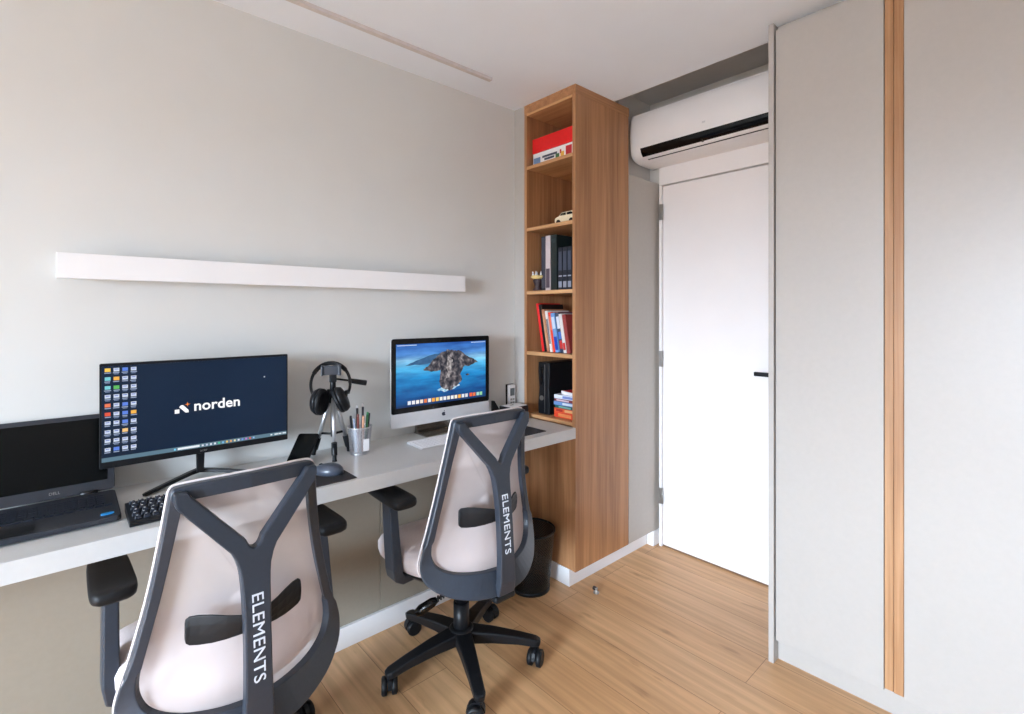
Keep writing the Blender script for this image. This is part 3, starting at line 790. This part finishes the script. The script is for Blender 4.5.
t = thing('headphones', 'black over-ear headphones hanging on the small tripod', 'headphones', (TX, TY, DZ), math.radians(-22))
HC = Vector((-.008, .036, .281)); HR = .073
arc = []
for i in range(33):
    a = math.radians(-28+236*i/32); zz = HC.z+HR*math.sin(a)*1.03; arc.append((HC.x+HR*math.cos(a)*.98, HC.y-.62*(HC.z+HR*1.03-zz), zz))
bm = nb(); sweep(bm, arc, [(.010, .0045+.002*math.sin(PI*i/32)) for i in range(33)], (0, 1, 0)); hb = link('headband', bm, M['black_plastic'], t, bevel=.002)
bm = nb(); sweep(bm, arc[9:25], [(.0085, .008)]*16, (0, 1, 0)); link('headband_pad', bm, M['black_soft'], hb, bevel=.003)
for s in (-1, 1):
    cc = Vector((HC.x+s*.037-.002, -.060, .222 if s < 0 else .226))
    axv = Vector((-s*.80, -.50 if s < 0 else .10, -.05 if s < 0 else -.38)).normalized()     # inward face of the cup
    u, v = frame_from(axv)
    def disc(off, ru, rv): return [cc+axv*off+u*ru*math.cos(2*PI*k/28)+v*rv*math.sin(2*PI*k/28) for k in range(28)]
    bm = nb(); loft(bm, [disc(-.024, .022, .027), disc(-.019, .035, .043), disc(-.006, .041, .050), disc(.002, .041, .050)]); cup = link('ear_cup', bm, M['black_plastic'], t, smooth=True)
    bm = nb(); loft(bm, [disc(.0025, .040, .049), disc(.010, .041, .050), disc(.017, .037, .046), disc(.018, .025, .034), disc(.010, .021, .029)]); link('ear_pad', bm, M['black_soft'], cup, smooth=True)
    bm = nb(); e0 = Vector(arc[0] if s > 0 else arc[-1]); sweep(bm, [e0+Vector((0, 0, .012)), e0, cc-axv*.02+Vector((0, 0, .02)), cc-axv*.023], [(.007, .005)]*4, (0, 1, 0)); link('yoke', bm, M['black_plastic'], cup, bevel=.002)

# ------------------------------------------------------------------ pen cup
PC = (.868, 1.868, DZ)
t = thing('pen_cup', 'silver wire-mesh pen cup beside the tripod on the desk', 'pen cup', PC)
bm = nb(); lathe(bm, [(.037, .003), (.046, .104)], 32, uv=True, caps=(False, False)); w = link('wall', bm, M['cup_mesh'], t)
bm = nb(); lathe(bm, [(.0375, 0), (.0385, .004), (.036, .005), (.0, .0045)], 32, caps=(True, False)); link('bottom', bm, M['alu'], t)
bm = nb(); tube(bm, [(.046*math.cos(2*PI*k/32), .046*math.sin(2*PI*k/32), .105) for k in range(33)], .0022, 8); link('rim', bm, M['alu'], t)
bm = nb(); box(bm, -.005, .018, -.0442, -.0425, .016, .062); bm.verts.ensure_lookup_table(); link('price_tag', bm, M['white'], t, label='small white paper tag')
pens = [((-.030, .004), (-.044, .010), .150, (40, 40, 46), 'black pen with clip, leftmost in the silver cup'),
        ((-.016, -.016), (-.022, -.028), .158, (120, 66, 60), 'dark red pen in the silver cup'),
        ((-.004, .016), (.000, .030), .188, (44, 44, 50), 'tall dark brush with pale tip in the silver cup'),
        ((.004, -.020), (.004, -.033), .150, (214, 160, 130), 'peach-coloured pencil in the silver cup'),
        ((.016, .010), (.028, .024), .192, (60, 56, 60), 'tallest dark pencil with white eraser in the silver cup'),
        ((.020, -.010), (.034, -.018), .160, (70, 140, 96), 'green pen in the silver cup'),
        ((.030, .0), (.052, .002), .152, (30, 32, 36), 'black marker leaning right in the silver cup'),
        ((-.022, -.006), (-.034, -.012), .140, (150, 160, 180), 'pale grey pen in the silver cup')]
for (bx0, by0), (tx0, ty0), L_, col, lab in pens:
    t = thing('pen', lab, 'pen', (PC[0]+bx0*.82, PC[1]+by0*.82, DZ+.0052), group='pens and pencils in the cup')
    top = Vector(((tx0-bx0)*.72, (ty0-by0)*.72, L_*.97)); m_ = mat('pen_%d_%d_%d' % col, col, .35)
    bm = nb(); tube(bm, [(0, 0, .001), top*.06, top*.94], [.0015, .0046, .0046], 10); br_ = link('barrel', bm, m_, t)
    bm = nb(); tube(bm, [top*.93, top], [.0049, .0040], 10); link('end_cap', bm, M['key_white'] if 'pale tip' in lab or 'eraser' in lab else m_, t)

# ------------------------------------------------------------------ all-in-one computer
t = thing('computer', 'silver all-in-one computer showing an island in a blue sea', 'computer', (1.288, 1.900, DZ))
IW, IZ0, IZ1 = .266, .0625, .4435; IZC = IZ0+.060
bm = nb(); prism(bm, rrect(-IW, IW, IZ0, IZ1, .010), lambda a, b: (a, .0, b), lambda a, b: (a, .006, b)); prism(bm, rrect(-IW+.03, IW-.03, IZ0+.03, IZ1-.03, .03), lambda a, b: (a, .005, b), lambda a, b: (a*.7, .030, .25+(b-.25)*.7))
hs = link('housing', bm, M['alu_chin'], t)
bm = nb(); prism(bm, rrect(-IW+.0003, IW-.0003, IZC, IZ1-.0003, .010), lambda a, b: (a, -.0015, b), lambda a, b: (a, .0005, b)); gl = link('glass_bezel', bm, M['black_gloss'], hs, label='glossy black glass bezel')
sx0, sx1, sz0, sz1 = -.2435, .2435, IZC+.024, IZ1-.024
def sea():
    m = bpy.data.materials.new('sea_wallpaper'); m.use_nodes = True
    nt = m.node_tree; b = nt.nodes['Principled BSDF']; L = nt.links.new
    tc = nt.nodes.new('ShaderNodeTexCoord'); sp = nt.nodes.new('ShaderNodeSeparateXYZ'); L(tc.outputs['Object'], sp.inputs[0])
    mr = nt.nodes.new('ShaderNodeMapRange'); mr.inputs['From Min'].default_value = sz0; mr.inputs['From Max'].default_value = sz1; L(sp.outputs['Z'], mr.inputs['Value'])
    rp = nt.nodes.new('ShaderNodeValToRGB'); el = rp.color_ramp.elements
    st = [(0, (6, 44, 92)), (.18, (10, 84, 150)), (.45, (22, 130, 196)), (.62, (70, 165, 215)), (.74, (120, 178, 215)), (.82, (70, 130, 200)), (1, (36, 90, 172))]
    while len(el) < len(st): el.new(.5)
    for e, (p, c) in zip(el, st): e.position = p; e.color = lin(c)+(1,)
    L(mr.outputs[0], rp.inputs['Fac'])
    mp = nt.nodes.new('ShaderNodeMapping'); mp.inputs['Scale'].default_value = (7, 1, 38); L(tc.outputs['Object'], mp.inputs['Vector'])
    nz = nt.nodes.new('ShaderNodeTexNoise'); nz.inputs['Scale'].default_value = 1; nz.inputs['Detail'].default_value = 4; L(mp.outputs[0], nz.inputs['Vector'])
    r2 = nt.nodes.new('ShaderNodeValToRGB'); r2.color_ramp.elements[0].position = .3; r2.color_ramp.elements[1].position = .72
    r2.color_ramp.elements[0].color = (.45, .5, .62, 1); r2.color_ramp.elements[1].color = (1.5, 1.35, 1.2, 1); L(nz.outputs['Fac'], r2.inputs['Fac'])
    mx = nt.nodes.new('ShaderNodeMix'); mx.data_type = 'RGBA'; mx.blend_type = 'MULTIPLY'; mx.inputs[0].default_value = 1
    L(rp.outputs['Color'], mx.inputs[6]); L(r2.outputs['Color'], mx.inputs[7])
    b.inputs['Base Color'].default_value = (.01, .01, .01, 1); b.inputs['Roughness'].default_value = .25
    L(mx.outputs[2], b.inputs['Emission Color']); b.inputs['Emission Strength'].default_value = 1.25; b.inputs['Specular IOR Level'].default_value = .25
    return m
bm = nb(); box(bm, sx0, sx1, -.0022, -.001, sz0, sz1); scr = link('screen', bm, sea(), hs, label='lit screen with sea view')
def poly_on(name, pts, m, y):
    bm = nb(); bm.faces.new([bm.verts.new((sx0+(sx1-sx0)*a, y, sz0+(sz1-sz0)*b)) for a, b in pts])
    bmesh.ops.triangulate(bm, faces=bm.faces[:])
    me = bpy.data.meshes.new(name); bm.to_mesh(me); bm.free(); me.materials.append(m)
    o = bpy.data.objects.new(name, me); C.objects.link(o); o.parent = scr; return o
def jag(pts, amp=.008):
    out = []
    for i, (a, b) in enumerate(pts):
        c, d = pts[(i+1) % len(pts)]; out.append((a, b))
        for k in (1, 2, 3): out.append((a+(c-a)*k/4+random.uniform(-amp, amp), b+(d-b)*k/4+random.uniform(-amp, amp)*1.6))
    return out
far = emis_ramp('far_headland', [(.3, (40, 84, 130)), (.7, (70, 112, 150))], (40, 1, 60), 4)
rock = emis_ramp('rock_face', [(.34, (22, 28, 40)), (.46, (58, 58, 68)), (.56, (104, 98, 102)), (.68, (172, 166, 168))], (46, 1, 40), 7)
foam = emis_ramp('surf', [(.35, (120, 190, 225)), (.65, (225, 240, 248))], (80, 1, 80), 4)
poly_on('headland', jag([(.09, .66), (.20, .73), (.34, .80), (.46, .83), (.48, .70), (.28, .66)], .004), far, -.0026)
poly_on('surf_line', jag([(.42, .22), (.50, .17), (.60, .20), (.68, .25), (.66, .30), (.50, .28)], .008), foam, -.0026)
poly_on('island', jag([(.27, .57), (.33, .636), (.426, .785), (.50, .85), (.557, .88), (.61, .855), (.66, .86), (.748, .768), (.852, .69), (.912, .62), (.817, .59), (.73, .571), (.70, .50), (.685, .446), (.704, .336), (.643, .245), (.557, .185), (.478, .25), (.443, .355), (.50, .447), (.461, .542), (.383, .535)], .010), rock, -.0030)
poly_on('sea_rock', [(.745, .42), (.77, .445), (.80, .425), (.775, .405)], rock, -.0030)
pale = emis_ramp('pale_ridge', [(.4, (110, 104, 106)), (.65, (196, 190, 190))], (70, 1, 70), 4)
poly_on('ridge', jag([(.54, .80), (.56, .68), (.52, .58), (.55, .46), (.50, .38), (.56, .40), (.585, .52), (.57, .60), (.60, .70)], .008), pale, -.0034)
dk = [(230, 235, 245), (235, 235, 240), (245, 240, 235), (240, 225, 210), (225, 120, 60), (240, 240, 240), (245, 170, 60), (250, 210, 110), (240, 235, 225), (235, 235, 240), (235, 230, 215), (240, 240, 240), (245, 235, 215), (250, 180, 70), (230, 235, 240), (225, 225, 230)]
items = [(sx0+.055+i*.0205, sx0+.055+i*.0205+.0155, sz0+.010, sz0+.026, c) for i, c in enumerate(dk)]
items += [(sx0+.388, sx0+.405, sz0+.010, sz0+.027, (240, 100, 50)), (sx0+.408, sx0+.424, sz0+.010, sz0+.026, (235, 120, 60)), (sx0+.430, sx0+.446, sz0+.010, sz0+.026, (170, 215, 205)), (sx0+.449, sx0+.465, sz0+.010, sz0+.026, (150, 215, 160))]
quads('dock_icons', items, scr, -.0034)
quads('menu_bar', [(sx0+.004, sx0+.10, sz1-.007, sz1-.004, (200, 220, 240)), (sx1-.09, sx1-.004, sz1-.007, sz1-.004, (200, 220, 240))], scr, -.0034)
# fruit emblem on the chin
bm = nb(); ol = []
for k in range(40):
    a = 2*PI*k/40; r = .0098*(1+.05*math.cos(2*a)); x = r*math.cos(a); z = r*math.sin(a)*.98
    z -= .0018*math.exp(-(x/.003)**2)*(1 if z > 0 else -.6)
    d = math.hypot(x-.0115, z-.0015)
    if d < .0055: x = .0115-(.0055**2-(z-.0015)**2)**.5 if abs(z-.0015) < .0055 else x
    ol.append((x, z))
lz = IZ0+.031
prism(bm, ol, lambda a, b: (a, -.0008, lz+b), lambda a, b: (a, .0002, lz+b))
prism(bm, [(.0005, .0105), (.0012, .0145), (.0045, .0165), (.0042, .0125)], lambda a, b: (a, -.0008, lz+b), lambda a, b: (a, .0002, lz+b))
link('emblem', bm, M['logo_dark'], hs, label='small dark fruit emblem')
bm = nb(); P = [(0, .0), (.105, 0), (.105, .006), (.100, .010), (.075, .20), (.062, .20), (.082, .016), (.076, .007), (0, .005)]
prism(bm, P, lambda a, b: (-.092, a, b), lambda a, b: (.092, a, b)); link('stand', bm, M['stand_metal'], t, bevel=.0015, label='polished metal stand')

t = thing('keyboard', 'thin white keyboard in front of the all-in-one computer', 'keyboard', (1.072, 1.742, DZ))
bm = nb(); P = [(0, .0015), (.115, .0015), (.115, .0105), (0, .0045)]
prism(bm, P, lambda a, b: (0, a, b), lambda a, b: (.418, a, b)); link('body', bm, M['alu_chin'], t, bevel=.0015)
bm = nb()
for r in range(6):
    yy = .105-r*.0185; x = .005; zt = .0045+.006*yy/.115
    while x < .405:
        w = .0160
        if r == 5 and .085 < x < .10: w = .092
        box(bm, x, x+w, yy-.0080, yy+.0075, zt-.001, zt+.0016); x += w+.0028
link('keys', bm, M['key_white'], t, bevel=.0006, seg=1)

# ------------------------------------------------------------------ small things by the bookcase
bm = nb(); P = [(-.024, 0), (.062, 0), (.058, .006), (-.016, .112), (-.024, .112)]
prism(bm, P, lambda a, b: (a, -.008, b), lambda a, b: (a, .010, b))
o = link('desk_stand', bm, M['black_soft'], bevel=.001); o.location = (1.622, 1.925, DZ); tag(o, 'black wedge-shaped stand half hidden behind the all-in-one computer', 'stand')
t = thing('desk_device', 'small black box with white top at the corner of desk and bookcase', 'device', (1.727, 1.905, DZ))
bm = nb(); box(bm, -.066, .066, -.040, .045, .0, .076); link('shell', bm, M['black_plastic'], t, bevel=.006)
bm = nb(); box(bm, -.056, .058, -.036, .038, .074, .0775); fr = link('top_plate', bm, M['white'], t, bevel=.001, label='white top plate')
bm = nb(); box(bm, -.020, .004, .004, .016, .077, .0782); link('slot', bm, M['black_plastic'], fr)
t = thing('remote_control', 'white remote control with grey display held on the wall by the bookcase', 'remote', (1.790, WY-.004, .805))
bm = nb(); prism(bm, rrect(-.0225, .0225, .004, .146, .008), lambda a, b: (a, -.024, b), lambda a, b: (a, -.006, b)); bd = link('body', bm, M['white'], t, bevel=.003)
bm = nb(); box(bm, -.015, .015, -.0248, -.0235, .088, .128); link('display', bm, mat('lcd_grey', (105, 112, 112), .3), bd)
bm = nb()
for i in range(3):
    for j in range(2): box(bm, -.014+j*.016, -.002+j*.016, -.0248, -.0235, .030+i*.017, .039+i*.017)
link('buttons', bm, M['steel'], bd)
bm = nb(); box(bm, -.0245, .0245, -.0055, .0035, 0, .148); box(bm, -.0245, .0245, -.028, -.004, -.003, .002)  # holder is black and slightly oversized to draw the drop shadow round the remote
o = link('remote_holder', bm, M['black_plastic'], bevel=.001); o.location = (1.790, WY-.004, .805); tag(o, 'wall holder of the remote control, its black rim painted as drop shadow', 'holder')

# ------------------------------------------------------------------ waste bin and door stop
t = thing('waste_bin', 'black wire-mesh waste bin on the floor under the desk end', 'waste bin', (1.690, 1.745, 0))
bm = nb(); lathe(bm, [(.092, .004), (.118, .285)], 40, uv=True, caps=(False, False)); link('wall', bm, M['bin_mesh'], t)
bm = nb(); lathe(bm, [(.094, 0), (.095, .018), (.091, .018), (.091, .004), (0, .004)], 40, caps=(True, False)); link('bottom', bm, M['black_plastic'], t)
bm = nb(); tube(bm, [(.118*math.cos(2*PI*k/40), .118*math.sin(2*PI*k/40), .286) for k in range(41)], .005, 8); link('rim', bm, M['black_plastic'], t)
t = thing('door_stop', 'tiny metal door stop on the oak floor near the bookcase', 'door stop', (1.888, 1.498, 0))
bm = nb(); lathe(bm, [(.014, 0), (.014, .004), (.008, .006), (.007, .022), (.0085, .024), (.0, .024)], 20, caps=(True, False)); link('post', bm, M['steel'], t)
bm = nb(); tube(bm, [(0, -.0, .018), (.0, .016, .018)], .009, 14); link('bumper', bm, mat('bumper_dark', (50, 40, 36), .6), t)

# ------------------------------------------------------------------ things on the bookcase shelves
SHZ = (2.118, 1.790, 1.454, 1.134, .806)
def col(name, rgb, rough=.45): return mat(name, rgb, rough, var=.04, scale=60)
# board game box
t = thing('board_game', 'red and white board game box on the top shelf', 'board game', (1.870, 1.7655, SHZ[0]+.0006))
bm = nb(); box(bm, 0, .24, -.145, .145, .0, .070); bt = link('box_bottom', bm, M['white'], t, bevel=.002)
bm = nb(); box(bm, -.003, .243, -.148, .148, .072, .148); link('lid', bm, col('red_lid', (226, 22, 24)), t, bevel=.002)
def stick(bmx, y0, y1, z0, z1, x=-.0012): box(bmx, x, .001, y0, y1, z0, z1)
for nm, c, rs in (('print_blocks', (72, 78, 92), ((-.03, .075, .035, .046), (-.01, .06, .020, .031))), ('blue_print', (110, 140, 180), ((.09, .138, .004, .045),)), ('green_print', (60, 110, 66), ((-.045, -.02, .006, .034),)), ('yellow_print', (236, 180, 70), ((-.078, -.055, .010, .038),)), ('red_print', (196, 40, 50), ((-.13, -.09, .010, .058), (-.06, -.05, .03, .05)))):
    bm = nb()
    for r in rs: stick(bm, *r)
    link(nm, bm, col(nm, c), bt)
# toy van
t = thing('toy_car', 'small cream toy car on the second shelf from the top', 'toy car', (1.905, 1.690, SHZ[1]+.0006)); t.scale = (1, 1.05, .88)
bm = nb(); P = [(.068, .014), (.068, .036), (.055, .044), (.038, .048), (.026, .066), (-.045, .068), (-.066, .044), (-.068, .014)]
prism(bm, P, lambda a, b: (-.028, a, b), lambda a, b: (.028, a, b)); bd = link('body', bm, col('cream_toy', (236, 218, 184)), t, bevel=.004)
bm = nb(); prism(bm, [(.030, .048), (.023, .061), (-.008, .062), (-.008, .048)], lambda a, b: (-.029, a, b), lambda a, b: (-.0275, a, b)); prism(bm, [(-.013, .048), (-.013, .062), (-.042, .062), (-.056, .048)], lambda a, b: (-.029, a, b), lambda a, b: (-.0275, a, b)); link('window', bm, M['black_gloss'], bd)
for y in (.042, -.042):
    for sx in (-1, 1):
        bm = nb(); tube(bm, [(sx*.020, y, .0135), (sx*.030, y, .0135)], .0135, 16); link('wheel', bm, M['black_soft'], t)
# shelf three: figurine, binders, matching volumes
t = FG = thing('figurine', 'small dark figurine with gold and white crown on the third shelf', 'figurine', (1.872, 1.876, SHZ[2]+.0008)); t.scale = (1.15, 1.15, 1.2)
bm = nb(); lathe(bm, [(.022, 0), (.024, .006), (.014, .018), (.018, .034), (.024, .046), (.016, .056), (0, .058)], 20, caps=(True, False)); link('body', bm, col('figurine_dark', (52, 34, 38)), t, smooth=True)
bm = nb(); lathe(bm, [(.020, .052), (.034, .060), (.030, .068), (.022, .066), (0, .064)], 20, caps=(True, False)); cr = link('crown', bm, col('figurine_gold', (222, 196, 130), .3), t)
bm = nb()
for k in range(7): 
    a = 2*PI*k/7; tube(bm, [(.024*math.cos(a), .024*math.sin(a), .066), (.026*math.cos(a), .026*math.sin(a), .086)], [.005, .002], 8)
link('points', bm, M['white'], cr)
def book(name, label, loc, w, h, d, rgb, group, tilt=0.0, cat='book', band=None, title=None, lettercol=None, flat=False, rz=0.0, pages=True):
    """upright book: spine faces -x; w along y, h along z, d along x. flat: lies with its spine to -x"""
    t = thing(name, label, cat, loc, rz, group)
    R = Matrix.Rotation(tilt, 4, 'X')
    cv = col('cover_%d_%d_%d' % rgb, rgb, .4)
    def tr(bm):
        for v in bm.verts: v.co = R @ v.co
        return bm
    if flat: w_, h_ = h, w
    else: w_, h_ = w, h
    e = .0018
    bm = nb(); box(bm, 0, .003, -w_/2, w_/2, 0, h_)
    if flat: box(bm, .002, d, -w_/2, w_/2, 0, e); box(bm, .002, d, -w_/2, w_/2, h_-e, h_)
    else: box(bm, .002, d, -w_/2, -w_/2+e, 0, h_); box(bm, .002, d, w_/2-e, w_/2, 0, h_)
    link('cover', tr(bm), cv, t, bevel=.0006, seg=1)
    bm = nb()
    if flat: box(bm, .0032, d-.004, -w_/2+.003, w_/2-.003, e, h_-e)
    else: box(bm, .0032, d-.004, -w_/2+e, w_/2-e, .003, h_-.003)
    link('pages', tr(bm), M['key_white'], t)
    if band:
        for (a, b, c2) in band:
            bm = nb()
            if flat: box(bm, -.0008, .0015, -w_/2+a*w_, -w_/2+b*w_, h_*.2, h_*.8)
            else: box(bm, -.0008, .0015, -w_/2+w_*.12, w_/2-w_*.12, a*h_, b*h_)
            link('spine_print', tr(bm), col('print_%d_%d_%d' % c2, c2), t)
    return t
G3 = 'books and binders on the third shelf'
z = SHZ[2]+.0005
book('binder', 'black binder with slim spine, leftmost on the third shelf', (1.872, 1.834, z), .034, .285, .24, (26, 26, 34), G3, cat='binder', band=[(.05, .98, (60, 62, 74))])
book('binder', 'pale grey binder beside the black ones on third shelf', (1.866, 1.797, z), .034, .285, .25, (198, 184, 184), G3, cat='binder', band=[(.05, .40, (80, 66, 76))])
book('binder', 'wide dark green binder next to the pale grey one', (1.866, 1.756, z), .040, .285, .25, (22, 34, 34), G3, cat='binder', band=[(.86, .93, (40, 52, 52))])
book('box_file', 'tall black box file standing behind the three matching volumes', (1.975, 1.666, z), .125, .288, .17, (14, 15, 18), G3, cat='file')
for i, (y, pl) in enumerate(((1.712, 'left one'), (1.681, 'middle one'), (1.650, 'right one'))):
    book('hardback_book', 'black volume with silver spine lettering, %s of three alike' % pl, (1.868, y, z), .028, .216, .10, (24, 28, 40), G3,
         band=[(.46, .90, (62, 68, 84)), (.31, .34, (150, 154, 168)), (.06, .20, (140, 146, 160))])
# shelf four: leaning books
G4 = 'leaning books on the fourth shelf'
tl = math.radians(10.5)
rows = [(.018, .256, (222, 34, 36), 'glossy red book, leftmost of the leaning row', None),
        (.020, .250, (20, 18, 20), 'thin black book between red and brown in the leaning row', None),
        (.018, .224, (176, 116, 84), 'brown-orange book in the leaning row', [(.1, .9, (196, 140, 104))]),
        (.016, .216, (226, 220, 214), 'white book in the middle of the leaning row', [(.2, .8, (120, 116, 120))]),
        (.022, .208, (224, 64, 40), 'orange-red paperback in the leaning row', [(.55, .9, (240, 120, 90))]),
        (.026, .204, (104, 146, 196), 'light blue book with dark foot in the leaning row', [(.06, .40, (24, 60, 160)), (.6, .9, (190, 206, 226))]),
        (.024, .206, (52, 62, 84), 'navy book with red and blue print in the leaning row', [(.10, .30, (200, 50, 46)), (.34, .52, (70, 110, 190)), (.6, .9, (210, 214, 222))]),
        (.020, .200, (216, 210, 204), 'white book with red foot near the right of the leaning row', [(.08, .26, (206, 50, 44))]),
        (.022, .196, (150, 60, 56), 'dull red book, rightmost of the leaning row', None)]
y = 1.838
for i, (w, h_, rgb, lab, band) in enumerate(rows):
    # lean towards +y (left in the photo): rotate about x; lift so the lower corner touches the shelf
    lift = w/2*math.sin(tl)
    book('paperback_book', lab, (1.862+random.uniform(-.004, .006), y-w/2, SHZ[3]+lift+.0005), w, h_, .17, rgb, G4, tilt=-tl, band=band)
    y -= w/math.cos(tl)+.0012
# shelf five: console and stack
t = thing('game_console', 'black game console standing upright on the lowest open shelf', 'game console', (1.862, 1.823, SHZ[4]+.0006))
bm = nb(); prism(bm, [(-.040, .002), (.040, .002), (.042, .05), (.034, .14), (.042, .23), (.040, .272), (-.040, .272), (-.042, .23), (-.034, .14), (-.042, .05)], lambda a, b: (0, a, b), lambda a, b: (.25, a, b))
link('body', bm, M['black_plastic'], t, bevel=.004)
bm = nb(); box(bm, -.0015, .001, -.010, -.006, .012, .262); link('trim_strip', bm, M['steel'], t, label='silver trim strip')
bm = nb(); tube(bm, [(.001, .014, .085), (-.003, .014, .085)], .013, 20); pb = link('power_button', bm, M['steel'], t, label='round silver power button')
bm = nb(); box(bm, -.0012, .001, .006, .022, .15, .245); link('disc_slot', bm, M['black_gloss'], t)
bm = nb(); box(bm, .02, .23, -.036, .036, 0, .003); link('feet', bm, M['black_soft'], t)
G5 = 'stacked books beside the game console'
stk = [(.026, (232, 74, 44), 'thick orange-red book at the bottom of the stack by the console', [(.2, .8, (240, 150, 90))], 0),
       (.020, (236, 96, 52), 'orange book second from the bottom of the stack by the console', [(.1, .5, (246, 190, 130)), (.6, .9, (180, 40, 40))], .03),
       (.014, (30, 92, 92), 'thin dark teal book in the stack by the console', [(.2, .8, (130, 180, 170))], -.02),
       (.018, (112, 150, 204), 'light blue book in the middle of the stack by the console', [(.1, .6, (220, 230, 240))], .05),
       (.013, (120, 44, 60), 'thin wine-red book in the stack by the console', [(.3, .9, (226, 200, 210))], 0),
       (.020, (224, 228, 240), 'white and blue book second from the top of the stack', [(.05, .6, (120, 140, 200))], .06),
       (.016, (240, 236, 236), 'white book with red cover turned askew on top of the stack', None, -.22)]
z = SHZ[4]+.0005
for i, (th, rgb, lab, band, rz) in enumerate(stk):
    b_ = book('storybook', lab, (1.868 if i < 6 else 1.885, 1.682 if i < 6 else 1.682, z), th, .145-.004*(i % 3) if i < 6 else .10, .17 if i < 6 else .14, rgb, G5, band=band, flat=True, rz=rz)
    if i == 6:
        bm = nb(); box(bm, .006, .13, -.045, .045, th, th+.0006); link('cover_print', bm, col('stack_red', (206, 28, 48)), b_, label='red cover picture')
    z += th+.0008

# ------------------------------------------------------------------ daylight
w = bpy.data.worlds.new('daylight'); SC.world = w; w.use_nodes = True
nt = w.node_tree; bg = nt.nodes['Background']; L = nt.links.new
tc = nt.nodes.new('ShaderNodeTexCoord'); sp = nt.nodes.new('ShaderNodeSeparateXYZ'); L(tc.outputs['Generated'], sp.inputs[0])
mr = nt.nodes.new('ShaderNodeMapRange'); mr.inputs['From Min'].default_value = -1; mr.inputs['From Max'].default_value = 1; L(sp.outputs['Z'], mr.inputs['Value'])
rp = nt.nodes.new('ShaderNodeValToRGB'); el = rp.color_ramp.elements
for p in (.47, .53, .7): el.new(p)
for e, (p, c) in zip(rp.color_ramp.elements, [(0, (.07, .074, .080)), (.485, (.120, .128, .140)), (.51, (.67, .81, .98)), (.62, (.88, 1.08, 1.30)), (1, (.86, 1.08, 1.34))]):
    e.position = p; e.color = c+(1,)
L(mr.outputs[0], rp.inputs['Fac']); L(rp.outputs['Color'], bg.inputs['Color']); bg.inputs['Strength'].default_value = 87.0
la = bpy.data.lights.new('window_portal', 'AREA'); la.shape = 'RECTANGLE'; la.size = WY1-WY0; la.size_y = WZ1-WZ0; la.cycles.is_portal = True
lo = bpy.data.objects.new('window_portal', la); C.objects.link(lo); lo.location = (XB-.13, (WY0+WY1)/2, (WZ0+WZ1)/2); lo.rotation_euler = (PI/2, 0, -PI/2)

# ------------------------------------------------------------------ camera and view
cam = bpy.data.cameras.new('camera'); cam.sensor_width = 36; cam.lens = 497/1024*36; cam.shift_y = -44.5/1024; cam.clip_start = .02
co = bpy.data.objects.new('camera', cam); C.objects.link(co); co.location = (0, 0, 1.34)
co.rotation_euler = (PI/2, 0, -math.atan2(.6685, .7437)); SC.camera = co
vs = SC.view_settings; vs.view_transform = 'Standard'; vs.look = 'None'; vs.gamma = 1; vs.use_curve_mapping = False; vs.exposure = 0.0
SC.cycles.max_bounces = 12; SC.cycles.diffuse_bounces = 8; SC.cycles.transparent_max_bounces = 12
